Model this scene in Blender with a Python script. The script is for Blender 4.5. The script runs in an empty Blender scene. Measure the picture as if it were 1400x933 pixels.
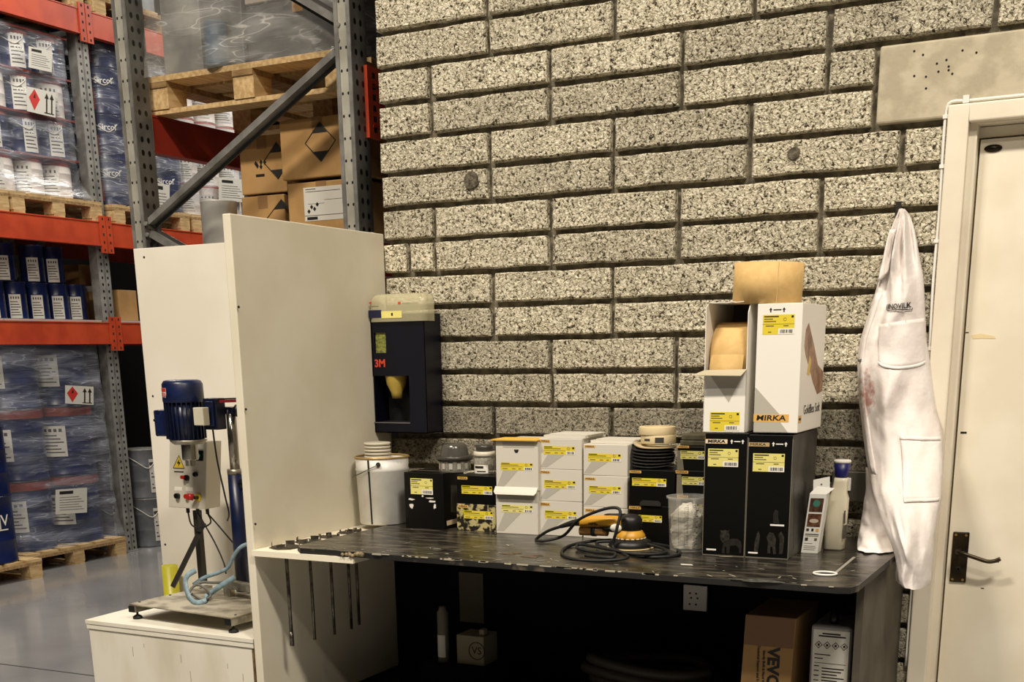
import bpy, bmesh, math, random
from mathutils import Vector, Matrix, noise
random.seed(7)
SC = bpy.context.scene
COL = SC.collection

# ------------------------------------------------------------------ camera
FPX = 1653.36
AX_R = Vector((0.8881416, 0.4593009, -0.0157191))
AX_U = Vector((-0.1079958, 0.2418315, 0.9642896))
AX_F = Vector((-0.4467005, 0.8547282, -0.2643832))
CAM = Vector((2.3018, -3.8669, 1.5335))
cd = bpy.data.cameras.new('camera'); cam = bpy.data.objects.new('camera', cd); COL.objects.link(cam)
M = Matrix.Identity(4)
for i in range(3):
    M[i][0] = AX_R[i]; M[i][1] = AX_U[i]; M[i][2] = -AX_F[i]; M[i][3] = CAM[i]
cam.matrix_world = M
cd.sensor_fit = 'HORIZONTAL'; cd.sensor_width = 36.0
cd.lens = 36.0 * FPX / 1400.0
cd.shift_y = (933.0 - 466.5) / 1400.0          # the photo is the upper half of a taller frame
cd.clip_start = 0.05; cd.clip_end = 100
SC.camera = cam

# ------------------------------------------------------------------ light
w = bpy.data.worlds.new('world'); SC.world = w; w.use_nodes = True
w.node_tree.nodes['Background'].inputs[0].default_value = (1.0, 0.93, 0.82, 1)
w.node_tree.nodes['Background'].inputs[1].default_value = 0.02
def area(name, loc, sx, sy, power, col=(1.0, 0.90, 0.76), rot=(0, 0, 0)):
    d = bpy.data.lights.new(name, 'AREA'); d.shape = 'RECTANGLE'; d.size = sx; d.size_y = sy
    d.energy = power; d.color = col
    o = bpy.data.objects.new(name, d); COL.objects.link(o); o.location = loc; o.rotation_euler = rot
    return o
area('high_bay_light_bench', (3.6, -3.4, 6.0), 1.3, 0.35, 335)
area('high_bay_light_middle', (-0.6, -3.6, 6.0), 1.3, 0.35, 335)
area('high_bay_light_far', (1.9, -5.6, 6.3), 1.3, 0.35, 150)
area('high_bay_light_aisle', (-3.7, 1.6, 5.1), 1.3, 0.35, 135, (1.0, 0.95, 0.86))
area('high_bay_light_aisle_far', (-3.6, 5.6, 5.2), 1.3, 0.35, 120, (1.0, 0.95, 0.86))
SC.view_settings.view_transform = 'Standard'
SC.view_settings.look = 'None'
SC.view_settings.gamma = 1.0
SC.view_settings.use_curve_mapping = False
SC.view_settings.exposure = 0.0

# ------------------------------------------------------------------ pixel -> point (photo 1400x933)
def ray(x, y): return AX_F + AX_R * ((x - 700.0) / FPX) + AX_U * ((933.0 - y) / FPX)
def at(x, y, X=None, Y=None, Z=None):
    d = ray(x, y)
    if X is not None: t = (X - CAM.x) / d.x
    elif Y is not None: t = (Y - CAM.y) / d.y
    else: t = (Z - CAM.z) / d.z
    return CAM + d * t
def zat(x, y, px, py):           # height of the pixel row y on the vertical line through (px, py)
    return at(x, y, Y=py).z

# ------------------------------------------------------------------ materials
def lin(c):
    c = c / 255.0
    return c / 12.92 if c <= 0.04045 else ((c + 0.055) / 1.055) ** 2.4
def rgb(r, g, b): return (lin(r), lin(g), lin(b), 1.0)
MATS = {}
def mat(name, col, rough=0.6, metal=0.0, spec=0.5, col2=None, nscale=20.0, lo=0.4, hi=0.6, bump=0.0, bscale=60.0,
        stretch=None, coat=0.0, trans=0.0, alpha=1.0, emit=0.0, detail=4.0, rnd=0.0):
    if name in MATS: return MATS[name]
    m = bpy.data.materials.new(name); m.use_nodes = True
    nt = m.node_tree; N = nt.nodes; L = nt.links; b = N['Principled BSDF']
    b.inputs['Base Color'].default_value = rgb(*col)
    b.inputs['Roughness'].default_value = rough
    b.inputs['Metallic'].default_value = metal
    b.inputs['Specular IOR Level'].default_value = spec
    b.inputs['Coat Weight'].default_value = coat
    b.inputs['Coat Roughness'].default_value = 0.1
    b.inputs['Transmission Weight'].default_value = trans
    b.inputs['Alpha'].default_value = alpha
    vec = None
    if col2 is not None or bump:
        tc = N.new('ShaderNodeTexCoord'); mp = N.new('ShaderNodeMapping')
        L.new(tc.outputs['Object'], mp.inputs[0])
        if stretch: mp.inputs['Scale'].default_value = stretch
        oi = N.new('ShaderNodeObjectInfo'); mu = N.new('ShaderNodeMath'); mu.operation = 'MULTIPLY'; mu.inputs[1].default_value = 37.0
        L.new(oi.outputs['Random'], mu.inputs[0]); L.new(mu.outputs[0], mp.inputs['Location'])
        vec = mp.outputs[0]
    if col2 is not None:
        nz = N.new('ShaderNodeTexNoise'); nz.inputs['Scale'].default_value = nscale; nz.inputs['Detail'].default_value = detail
        L.new(vec, nz.inputs['Vector'])
        rp = N.new('ShaderNodeValToRGB'); rp.color_ramp.elements[0].position = lo; rp.color_ramp.elements[1].position = hi
        rp.color_ramp.elements[0].color = rgb(*col); rp.color_ramp.elements[1].color = rgb(*col2)
        L.new(nz.outputs['Fac'], rp.inputs[0])
        out = rp.outputs[0]
        L.new(out, b.inputs['Base Color'])
    if bump:
        n2 = N.new('ShaderNodeTexNoise'); n2.inputs['Scale'].default_value = bscale; n2.inputs['Detail'].default_value = 4
        L.new(vec, n2.inputs['Vector'])
        bp = N.new('ShaderNodeBump'); bp.inputs['Strength'].default_value = bump; bp.inputs['Distance'].default_value = 0.01
        L.new(n2.outputs['Fac'], bp.inputs['Height']); L.new(bp.outputs[0], b.inputs['Normal'])
    MATS[name] = m
    return m

def block_mat(name, c_light, c_mid, c_dark, bstr):
    m = bpy.data.materials.new(name); m.use_nodes = True
    nt = m.node_tree; N = nt.nodes; L = nt.links; b = N['Principled BSDF']
    b.inputs['Roughness'].default_value = 0.95; b.inputs['Specular IOR Level'].default_value = 0.15
    tc = N.new('ShaderNodeTexCoord'); oi = N.new('ShaderNodeObjectInfo'); mp = N.new('ShaderNodeMapping')
    mu = N.new('ShaderNodeMath'); mu.operation = 'MULTIPLY'; mu.inputs[1].default_value = 53.0
    L.new(oi.outputs['Random'], mu.inputs[0]); L.new(mu.outputs[0], mp.inputs['Location']); L.new(tc.outputs['Object'], mp.inputs[0])
    def nz(scale, det, rough=0.5, dist=0.0):
        n = N.new('ShaderNodeTexNoise'); n.inputs['Scale'].default_value = scale; n.inputs['Detail'].default_value = det
        n.inputs['Roughness'].default_value = rough; n.inputs['Distortion'].default_value = dist
        L.new(mp.outputs[0], n.inputs['Vector']); return n
    n1 = nz(112, 3, 0.6, 0.9); n2 = nz(9, 3)
    r1 = N.new('ShaderNodeValToRGB'); e = r1.color_ramp.elements
    e[0].position = 0.37; e[0].color = rgb(*c_dark); e[1].position = 0.60; e[1].color = rgb(*c_light)
    em = e.new(0.455); em.color = rgb(*c_mid)
    L.new(n1.outputs['Fac'], r1.inputs[0])
    # tone of the single block and soft patches
    hs = N.new('ShaderNodeHueSaturation')
    ad = N.new('ShaderNodeMath'); ad.operation = 'MULTIPLY_ADD'; ad.inputs[1].default_value = 0.30; ad.inputs[2].default_value = 0.84
    L.new(oi.outputs['Random'], ad.inputs[0])
    a2 = N.new('ShaderNodeMath'); a2.operation = 'MULTIPLY_ADD'; a2.inputs[1].default_value = 0.5; a2.inputs[2].default_value = -0.25
    L.new(n2.outputs['Fac'], a2.inputs[0])
    a3 = N.new('ShaderNodeMath'); L.new(ad.outputs[0], a3.inputs[0]); L.new(a2.outputs[0], a3.inputs[1])
    L.new(a3.outputs[0], hs.inputs['Value']); L.new(r1.outputs[0], hs.inputs['Color']); L.new(hs.outputs[0], b.inputs['Base Color'])
    bp = N.new('ShaderNodeBump'); bp.inputs['Strength'].default_value = bstr; bp.inputs['Distance'].default_value = 0.018
    L.new(n1.outputs['Fac'], bp.inputs['Height']); L.new(bp.outputs[0], b.inputs['Normal'])
    MATS[name] = m
    return m

def steel_holes(name, col, pitch=0.05, off=0.026, rad=0.0075, axis='x'):
    """Galvanised upright: rows of punched holes, dark inside."""
    m = mat(name, col, 0.42, 0.3, 0.5, (col[0]-35, col[1]-35, col[2]-35), 9, 0.35, 0.7)
    nt = m.node_tree; N = nt.nodes; L = nt.links; b = N['Principled BSDF']
    tc = N.new('ShaderNodeTexCoord'); sp = N.new('ShaderNodeSeparateXYZ'); L.new(tc.outputs['Object'], sp.inputs[0])
    def ma(op, a, bb=None, c=None):
        n = N.new('ShaderNodeMath'); n.operation = op
        for i, q in enumerate((a, bb, c)):
            if q is None: continue
            if isinstance(q, (int, float)): n.inputs[i].default_value = q
            else: L.new(q, n.inputs[i])
        return n.outputs[0]
    a = ma('ABSOLUTE', sp.outputs['XYZ'.index(axis.upper())]); a = ma('SUBTRACT', a, off); a = ma('MULTIPLY', a, a)
    z = ma('FRACT', ma('DIVIDE', sp.outputs[2], pitch)); z = ma('MULTIPLY', ma('SUBTRACT', z, 0.5), pitch * 0.75); z = ma('MULTIPLY', z, z)
    d = ma('LESS_THAN', ma('SQRT', ma('ADD', a, z)), rad)
    mx = N.new('ShaderNodeMix'); mx.data_type = 'RGBA'
    old = b.inputs['Base Color'].links[0].from_socket
    L.new(d, mx.inputs['Factor']); L.new(old, mx.inputs['A']); mx.inputs['B'].default_value = rgb(8, 8, 9)
    L.new(mx.outputs['Result'], b.inputs['Base Color'])
    mm = ma('MULTIPLY', ma('SUBTRACT', 1.0, d), 0.3); L.new(mm, b.inputs['Metallic'])
    return m

def film(name, opac=0.10, tint=(225, 228, 235), scale=3.0, stretch=(1, 1, 5), glint=7.0, rot=(0.25, 0.3, 0.1), wid=.03, milk=.45):
    """Stretch wrap: clear, with milky bands and painted highlights along thin crease lines."""
    m = bpy.data.materials.new(name); m.use_nodes = True
    nt = m.node_tree; N = nt.nodes; L = nt.links; b = N['Principled BSDF']; out = N['Material Output']
    b.inputs['Base Color'].default_value = rgb(*tint); b.inputs['Roughness'].default_value = 0.18; b.inputs['Specular IOR Level'].default_value = 0.8
    tc = N.new('ShaderNodeTexCoord')
    def nz(sc, st, det, dist, ro):
        mp = N.new('ShaderNodeMapping'); mp.inputs['Scale'].default_value = st; mp.inputs['Rotation'].default_value = ro
        L.new(tc.outputs['Object'], mp.inputs[0])
        n = N.new('ShaderNodeTexNoise'); n.inputs['Scale'].default_value = sc; n.inputs['Detail'].default_value = det; n.inputs['Distortion'].default_value = dist
        L.new(mp.outputs[0], n.inputs['Vector']); return n
    def ramp(src, pts):
        r = N.new('ShaderNodeValToRGB'); e = r.color_ramp.elements
        for k, (p, v) in enumerate(pts):
            q = e[k] if k < 2 else e.new(p)
            q.position = p; q.color = (v, v, v, 1)
        L.new(src, r.inputs[0]); return r.outputs[0]
    def ma(op, a, c):
        n = N.new('ShaderNodeMath'); n.operation = op
        for k, q in enumerate((a, c)):
            if isinstance(q, (int, float)): n.inputs[k].default_value = q
            else: L.new(q, n.inputs[k])
        return n.outputs[0]
    low = nz(scale, stretch, 4, .3, rot)
    base = ramp(low.outputs['Fac'], [(.45, opac), (.75, milk)])
    fac = base
    for k, ro in enumerate((rot, (rot[0] + .5, rot[1] - .55, rot[2]))):
        v = nz(glint*(1 + .4*k), (stretch[0]*.5, stretch[1]*.5, stretch[2]), 1, .1, ro)
        line = ramp(ma('ABSOLUTE', ma('SUBTRACT', v.outputs['Fac'], .5 + .03*k), 0), [(0.0, .62), (wid, 0.0)])  # pale lines painted in as the highlights on film creases
        line = ma('MULTIPLY', line, ramp(low.outputs['Fac'], [(.40, .15), (.62, 1.0)]))
        fac = ma('MAXIMUM', fac, line)
    bp = N.new('ShaderNodeBump'); bp.inputs['Strength'].default_value = 0.8; bp.inputs['Distance'].default_value = 0.03
    L.new(low.outputs['Fac'], bp.inputs['Height']); L.new(bp.outputs[0], b.inputs['Normal'])
    tr = N.new('ShaderNodeBsdfTransparent'); mx = N.new('ShaderNodeMixShader')
    L.new(fac, mx.inputs[0]); L.new(tr.outputs[0], mx.inputs[1]); L.new(b.outputs[0], mx.inputs[2]); L.new(mx.outputs[0], out.inputs[0])
    MATS[name] = m
    return m

def clear_plastic(name, tint, opac, rough=0.25):
    m = bpy.data.materials.new(name); m.use_nodes = True
    nt = m.node_tree; N = nt.nodes; L = nt.links; b = N['Principled BSDF']; out = N['Material Output']
    b.inputs['Base Color'].default_value = rgb(*tint); b.inputs['Roughness'].default_value = rough
    tr = N.new('ShaderNodeBsdfTransparent'); mx = N.new('ShaderNodeMixShader'); mx.inputs[0].default_value = opac
    fr = N.new('ShaderNodeLayerWeight'); fr.inputs[0].default_value = 0.35
    ad = N.new('ShaderNodeMath'); ad.operation = 'MULTIPLY_ADD'; ad.inputs[1].default_value = 0.3; ad.inputs[2].default_value = opac; ad.use_clamp = True
    L.new(fr.outputs['Facing'], ad.inputs[0]); L.new(ad.outputs[0], mx.inputs[0])
    L.new(tr.outputs[0], mx.inputs[1]); L.new(b.outputs[0], mx.inputs[2]); L.new(mx.outputs[0], out.inputs[0])
    MATS[name] = m
    return m

# ------------------------------------------------------------------ mesh building
class MB:
    def __init__(s): s.v = []; s.f = []; s.m = []; s.s = []
    def add(s, vs, fs, mi=0, sm=False, T=None):
        o = len(s.v)
        s.v += [tuple(T @ Vector(q)) if T else tuple(q) for q in vs]
        for q in fs: s.f.append([i + o for i in q]); s.m.append(mi); s.s.append(sm)
        return s
    def box(s, x0, x1, y0, y1, z0, z1, mi=0, T=None):
        vs = [(x, y, z) for z in (z0, z1) for y in (y0, y1) for x in (x0, x1)]
        return s.add(vs, [(0,2,3,1),(4,5,7,6),(0,1,5,4),(2,6,7,3),(0,4,6,2),(1,3,7,5)], mi, False, T)
    def hexa(s, a, b, mi=0):     # a, b: two quads, corner to corner
        return s.add(list(a) + list(b), [(0,1,2,3),(7,6,5,4),(0,4,5,1),(1,5,6,2),(2,6,7,3),(3,7,4,0)], mi)
    def bar(s, p, q, wx, wz, mi=0, up=(0, 0, 1)):
        p = Vector(p); q = Vector(q); d = (q - p).normalized(); u = Vector(up)
        r = d.cross(u).normalized(); u = r.cross(d).normalized(); r *= wx / 2; u *= wz / 2
        return s.hexa([p-r-u, p+r-u, p+r+u, p-r+u], [q-r-u, q+r-u, q+r+u, q-r+u], mi)
    def tube(s, pts, r, n=8, mi=0, closed=False, caps=True, radii=None):
        pts = [Vector(q) for q in pts]; K = len(pts); vs = []; prev = None
        for i, q in enumerate(pts):
            if closed: t = pts[(i + 1) % K] - pts[i - 1]
            else: t = pts[min(i + 1, K - 1)] - pts[max(i - 1, 0)]
            t.normalize()
            if prev is None:
                a = Vector((0, 0, 1)) if abs(t.z) < 0.9 else Vector((1, 0, 0))
                nrm = t.cross(a).normalized()
            else:
                nrm = prev - t * prev.dot(t)
                nrm = nrm.normalized() if nrm.length > 1e-6 else t.orthogonal().normalized()
            prev = nrm; bn = t.cross(nrm); rr = radii[i] if radii else r
            for k in range(n):
                a = 2 * math.pi * k / n; vs.append(q + (nrm * math.cos(a) + bn * math.sin(a)) * rr)
        fs = []
        for i in range(K if closed else K - 1):
            j = (i + 1) % K
            for k in range(n): fs.append((i*n+k, i*n+(k+1) % n, j*n+(k+1) % n, j*n+k))
        s.add(vs, fs, mi, True)
        if caps and not closed:
            s.add(vs[:n], [tuple(range(n))], mi); s.add(vs[-n:], [tuple(range(n))], mi)
        return s
    def cyl(s, p, q, r, r2=None, n=16, mi=0):
        return s.tube([p, q], r, n, mi, radii=[r, r if r2 is None else r2])
    def lathe(s, prof, n=24, c=(0, 0, 0), mi=0, T=None, a0=0.0, a1=2*math.pi, sharp=False):
        full = abs(a1 - a0 - 2*math.pi) < 1e-6; K = n if full else n + 1; vs = []; fs = []
        for (r, z) in prof:
            for k in range(K):
                a = a0 + (a1 - a0) * k / n; vs.append((c[0] + r*math.cos(a), c[1] + r*math.sin(a), c[2] + z))
        for i in range(len(prof) - 1):
            for k in range(n):
                k2 = (k + 1) % K; fs.append((i*K+k, i*K+k2, (i+1)*K+k2, (i+1)*K+k))
        return s.add(vs, fs, mi, not sharp, T)
    def poly(s, pts, mi=0): return s.add(pts, [tuple(range(len(pts)))], mi)
    def prism(s, poly, y0, y1, mi=0, T=None):       # outline in x,z pushed along y
        n = len(poly)
        vs = [(x, y0, z) for x, z in poly] + [(x, y1, z) for x, z in poly]
        fs = [tuple(range(n)), tuple(range(2*n-1, n-1, -1))] + [(i, (i+1) % n, n+(i+1) % n, n+i) for i in range(n)]
        return s.add(vs, fs, mi, False, T)
    def loft(s, rings, mi=0, caps=True, sm=True):
        n = len(rings[0]); vs = [q for r in rings for q in r]
        fs = [(i*n+k, i*n+(k+1) % n, (i+1)*n+(k+1) % n, (i+1)*n+k) for i in range(len(rings)-1) for k in range(n)]
        s.add(vs, fs, mi, sm)
        if caps: s.add(rings[0], [tuple(range(n))], mi); s.add(rings[-1], [tuple(range(n))], mi)
        return s
    def build(s, name, mats, parent=None, bevel=0.0, world=False, loc=None, rz=0.0, seg=2, recalc=True):
        if not isinstance(mats, (list, tuple)): mats = [mats]
        off = Vector((0, 0, 0))
        if world and parent is not None:
            r = parent
            while r.parent: r = r.parent
            off = Vector(r.location)
        me = bpy.data.meshes.new(name)
        me.from_pydata([tuple(Vector(q) - off) for q in s.v], [], s.f)
        for m in mats: me.materials.append(MATS[m] if isinstance(m, str) else m)
        for p, mi, sm in zip(me.polygons, s.m, s.s): p.material_index = mi; p.use_smooth = sm
        if recalc:
            bm = bmesh.new(); bm.from_mesh(me); bmesh.ops.remove_doubles(bm, verts=bm.verts, dist=1e-6)
            bmesh.ops.recalc_face_normals(bm, faces=bm.faces); bm.to_mesh(me); bm.free()
        me.update()
        return link(name, me, parent, bevel, loc, rz, seg)
def link(name, me, parent=None, bevel=0.0, loc=None, rz=0.0, seg=2):
    o = bpy.data.objects.new(name, me); COL.objects.link(o)
    if parent is not None: o.parent = parent
    if loc is not None: o.location = loc
    if rz: o.rotation_euler = (0, 0, rz)
    if bevel:
        b = o.modifiers.new('bevel', 'BEVEL'); b.width = bevel; b.segments = seg; b.limit_method = 'ANGLE'; b.angle_limit = 0.7
        b.harden_normals = False
    return o
def tag(o, label, cat, group=None):
    o['label'] = label; o['category'] = cat
    if group: o['group'] = group
    return o
def thing(name, label, cat, loc=(0, 0, 0), rz=0.0, group=None):
    o = bpy.data.objects.new(name, None); COL.objects.link(o); o.empty_display_size = 0.05
    o.location = loc; o.rotation_euler = (0, 0, rz)
    return tag(o, label, cat, group)
def struct(o): o['kind'] = 'structure'; return o
def copy_tree(o, parent=None, loc=None, rz=None, label=None, group=None):
    c = o.copy(); COL.objects.link(c)
    if parent is not None: c.parent = parent
    if loc is not None: c.location = loc
    if rz is not None: c.rotation_euler = (0, 0, rz)
    if label: c['label'] = label
    if group: c['group'] = group
    for ch in o.children: copy_tree(ch, c)
    return c
def spline(pts, n=8, closed=False):
    P = [Vector(q) for q in pts]; K = len(P); out = []
    for i in range(K if closed else K - 1):
        g = lambda j: P[j % K] if closed else P[max(0, min(K - 1, j))]
        a, b, c, d = g(i-1), g(i), g(i+1), g(i+2)
        for k in range(n):
            t = k / n
            out.append(0.5*((2*b) + (c-a)*t + (2*a-5*b+4*c-d)*t*t + (3*b-a-3*c+d)*t**3))
    if not closed: out.append(P[-1])
    return out
TXT = {}
def text_mesh(s, size, ext=0.0003, bold=0.0):
    k = (s, size, ext, bold)
    if k in TXT: return TXT[k]
    c = bpy.data.curves.new('lettering', 'FONT'); c.body = s; c.size = size; c.extrude = ext; c.align_x = 'CENTER'; c.align_y = 'CENTER'
    c.offset = bold; c.resolution_u = 3
    o = bpy.data.objects.new('lettering', c); COL.objects.link(o)
    dg = bpy.context.evaluated_depsgraph_get(); me = bpy.data.meshes.new_from_object(o.evaluated_get(dg))
    bpy.data.objects.remove(o); bpy.data.curves.remove(c)
    TXT[k] = me
    return me
def lettering(s, size, m, parent, loc, rot=(math.pi/2, 0, 0), name='lettering', bold=0.0, sx=1.0, slant=0.0):
    me = text_mesh(s, size, 0.0003, bold).copy(); me.materials.clear(); me.materials.append(MATS[m])
    if sx != 1.0 or slant:
        for v in me.vertices: v.co.x = v.co.x * sx + v.co.y * slant
    o = bpy.data.objects.new(name, me); COL.objects.link(o)
    if parent is not None: o.parent = parent
    o.location = loc; o.rotation_euler = rot
    return o
# ------------------------------------------------------------------ material set
block_mat('block', (244, 235, 211), (192, 182, 155), (58, 53, 42), 1.0)
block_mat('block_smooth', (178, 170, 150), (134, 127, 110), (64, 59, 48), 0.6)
mat('mortar', (132, 124, 106), 0.95, col2=(92, 86, 72), nscale=30, bump=0.5, bscale=120)
mat('mortar_top', (160, 150, 124), 0.95, col2=(120, 112, 92), nscale=40, bump=0.4, bscale=120)
mat('lintel', (192, 182, 157), 0.85, col2=(172, 162, 138), nscale=14, lo=0.42, hi=0.6, bump=0.15, bscale=60)
mat('hole_dark', (25, 22, 18), 0.9)
mat('door_paint', (238, 230, 210), 0.38, col2=(230, 220, 198), nscale=5, bump=0.02, bscale=30)
mat('frame_paint', (236, 228, 208), 0.42, col2=(226, 214, 194), nscale=4)
mat('brass', (62, 50, 30), 0.35, 0.6, col2=(34, 27, 17), nscale=14)
mat('brass_bright', (190, 160, 100), 0.25, 0.95)
mat('board_white', (226, 219, 200), 0.55, col2=(218, 210, 188), nscale=3.5, bump=0.02, bscale=200)
mat('board_cream', (240, 233, 218), 0.5, col2=(234, 226, 210), nscale=3)
mat('board_edge', (238, 230, 208), 0.5)
mat('cabinet_white', (226, 221, 206), 0.5, col2=(208, 200, 180), nscale=7, lo=0.5, hi=0.75, stretch=(1, 1, 0.3))
mat('chipboard', (128, 100, 66), 0.85, col2=(90, 68, 42), nscale=60)
mat('floor_epoxy', (152, 150, 147), 0.16, col2=(132, 131, 130), nscale=1.6, lo=0.35, hi=0.7, coat=0.4, bump=0.02, bscale=6)
mat('wall_dark', (44, 43, 42), 0.9)
mat('ceiling_grey', (70, 68, 66), 0.9)
mat('plastic_white', (235, 232, 224), 0.4)
mat('plastic_black', (9, 9, 9), 0.4)
mat('rubber_black', (16, 16, 17), 0.6)
mat('bench_black', (30, 28, 25), 0.27, col2=(112, 104, 90), nscale=10, lo=0.46, hi=0.86, stretch=(1, 3.6, 1), detail=8.0, bump=0.04, bscale=40)
mat('bench_edge', (20, 19, 17), 0.6, col2=(96, 86, 70), nscale=16, lo=0.60, hi=0.72)
mat('paint_fleck', (170, 162, 142), 0.6)
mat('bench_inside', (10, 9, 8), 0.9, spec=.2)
mat('bench_side', (92, 85, 72), 0.75, col2=(72, 66, 54), nscale=6, bump=0.05, bscale=90)

# ------------------------------------------------------------------ the room
def slab(name, x0, x1, y0, y1, z0, z1, m):
    return struct(MB().box(x0, x1, y0, y1, z0, z1).build(name, m))
slab('floor', -9.0, 6.0, -12.0, 12.0, -0.1, 0.0, 'floor_epoxy')
slab('ceiling', -9.0, 6.0, -12.0, 12.0, 7.4, 7.5, 'ceiling_grey')
slab('wall_left', -9.1, -9.0, -12.0, 12.0, 0.0, 7.4, 'wall_dark')
slab('wall_right', 6.0, 6.1, -12.0, 12.0, 0.0, 7.4, 'ceiling_grey')
slab('wall_far', -9.0, -0.02, 12.0, 12.1, 0.0, 7.4, 'wall_dark')
slab('wall_front', -9.0, 6.0, -12.1, -12.0, 0.0, 7.4, 'ceiling_grey')
slab('wall_return', -0.16, 0.0, 0.22, 12.0, 0.0, 7.4, 'wall_dark')

fj = MB(); _a = at(0, 908, Z=0.001); _b = at(180, 931, Z=0.001); _d = (_b - _a).normalized(); fj.bar(_a - _d*2 + Vector((0, 0, -.001)), _b + _d*1.2 + Vector((0, 0, -.001)), .008, .002)
fj.build('floor_joint', 'hole_dark', bpy.data.objects['floor'])
# block wall: mortar core with every block a part of it
WX0 = -0.207; OPX = 1.725; OPZ = 2.13; DOORW = 0.93
core = MB()
core.box(WX0 + 0.012, OPX, 0.026, 0.22, 0.0, 7.4)
core.box(OPX, OPX + DOORW, 0.018, 0.22, OPZ, 7.4)
core.box(OPX + DOORW, 6.0, 0.018, 0.22, 0.0, 7.4)
wall = struct(core.build('wall_back', 'mortar'))
BH = 0.1125; JT = 0.018
rb = random.Random(3)
def block_mesh(wd, ht, seed):
    """Split-edged concrete block: front face with a wavy outline, sides running back into the mortar."""
    r = random.Random(seed); nx = max(2, int(round(wd / 0.055))); nz = 2
    out = []
    j = lambda a: r.uniform(-a, a)
    for i in range(nx): out.append((-wd/2 + wd*i/nx + (j(.004) if i else 0), -ht/2 + j(.0022)))
    for i in range(nz): out.append((wd/2 + j(.0022), -ht/2 + ht*i/nz))
    for i in range(nx): out.append((wd/2 - wd*i/nx, ht/2 + j(.0022)))
    for i in range(nz): out.append((-wd/2 + j(.0022), ht/2 - ht*i/nz))
    n = len(out); c = 0.93
    vs = [(x, 0.04, z) for x, z in out] + [(x, 0.005 + j(.0015), z) for x, z in out]
    ins = [(x - math.copysign(min(0.005, abs(x)), x), z - math.copysign(min(.005, abs(z)), z)) for x, z in out]
    vs += [(x, j(.0012), z) for x, z in ins]
    fs = [(i, (i+1) % n, n+(i+1) % n, n+i) for i in range(n)] + [(n+i, n+(i+1) % n, 2*n+(i+1) % n, 2*n+i) for i in range(n)]
    fs.append(tuple(range(2*n, 3*n)))
    b = MB(); b.add(vs, fs)
    return b
VAR = {}
def add_block(xa, xb, za, zb, smooth=False):
    wd = xb - xa; ht = zb - za
    if wd < 0.02: return
    key = (round(wd, 3), round(ht, 3), rb.randrange(5), smooth)
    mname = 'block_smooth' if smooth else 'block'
    if key in VAR: o = link('block', VAR[key], wall)
    else:
        o = block_mesh(wd, ht, hash(key) % 9973).build('block', mname, wall); VAR[key] = o.data
    o.location = ((xa + xb)/2 + rb.uniform(-.0015, .0015), rb.uniform(-.003, .002), (za + zb)/2)
LX0 = at(1199, 115, Y=0).x; LX1 = OPX + DOORW + 0.2
top = 2.70
for k in range(-7, 24):
    zb = top - k*BH - JT/2; za = top - (k + 1)*BH + JT/2
    half = ((k // 2) % 2 == 0)
    xs = [WX0] + [(n + (0.5 if half else 0.0))*0.45 for n in range(0, 8)]
    if k == 7: xs = sorted(xs + [at(558, 353, Y=0).x])
    for a, b in zip(xs[:-1], xs[1:]):
        xa = a + (JT/2 if a > WX0 else 0) + rb.uniform(-.002, .002); xb = b - JT/2 + rb.uniform(-.002, .002)
        if k in (3, 4):                       # lintel over the door
            xb = min(xb, LX0 - JT*0.7)
            if xa > LX0 - 0.03: continue
            if xb - xa < 0.03: continue
        elif k > 4:
            xb = min(xb, OPX - 0.002)
        if xb - xa < 0.025: continue
        if xa > 3.2: continue
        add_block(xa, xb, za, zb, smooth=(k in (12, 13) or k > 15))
lz0 = top - 5*BH + JT*0.6; lz1 = top - 3*BH - JT*0.5
lt = MB(); lt.box(LX0 + 0.004, LX1, -0.004, 0.05, lz0, lz1)
lint = lt.build('lintel', 'lintel', wall, bevel=0.006)
b = MB()
for (x, y) in ((1250,70),(1262,75),(1294,82),(1297,91),(1297,96),(1302,101),(1250,104),(1316,69),(1335,72),(1266,105),(1266,121),(1283,98),(1281,87)):
    p = at(x, y, Y=-0.004); b.cyl((p.x, -0.0047, p.z), (p.x, -0.003, p.z), 0.0032, n=8)
b.build('air_hole', 'hole_dark', lint)['kind'] = 'stuff'
for (x, y, r) in ((645, 247, .030), (1086, 210, .020)):
    p = at(x, y, Y=0); pts = [(p.x + r*rb.uniform(.8, 1.1)*math.cos(k*.5236), p.z + r*rb.uniform(.8, 1.1)*math.sin(k*.5236)) for k in range(12)]
    MB().prism(pts, -.007, .01).build('mortar_patch', mat('patch_mortar', (108, 101, 84), .95, col2=(70, 65, 54), nscale=60, bump=.8, bscale=90), wall, bevel=.002)

# ------------------------------------------------------------------ door and frame
fr = MB()
AX0 = 1.700; AX1 = 1.757; ATZ = 2.178; IZ = 2.130
fr.box(AX0, AX1, -0.022, 0.012, 0.0, ATZ)
fr.box(AX1, AX1 + DOORW, -0.022, 0.012, IZ, ATZ)
fr.box(AX1 + DOORW, AX1 + DOORW + 0.06, -0.022, 0.012, 0.0, ATZ)
trim = struct(fr.build('trim_1', 'frame_paint', bevel=0.004))
ln = MB()
ln.box(AX1 - 0.006, AX1 + 0.022, 0.010, 0.16, 0.0, IZ)
ln.box(AX1, AX1 + DOORW, 0.010, 0.16, IZ - 0.004, IZ + 0.022)
ln.box(AX1 + DOORW - 0.02, AX1 + DOORW + 0.006, 0.010, 0.16, 0.0, IZ)
ln.build('lining', 'frame_paint', trim, bevel=0.002)
dx0 = AX1 + 0.027; dx1 = AX1 + DOORW - 0.022
door = struct(MB().box(dx0, dx1, 0.048, 0.092, 0.008, IZ - 0.040).build('door_1', 'door_paint', bevel=0.002))
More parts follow.
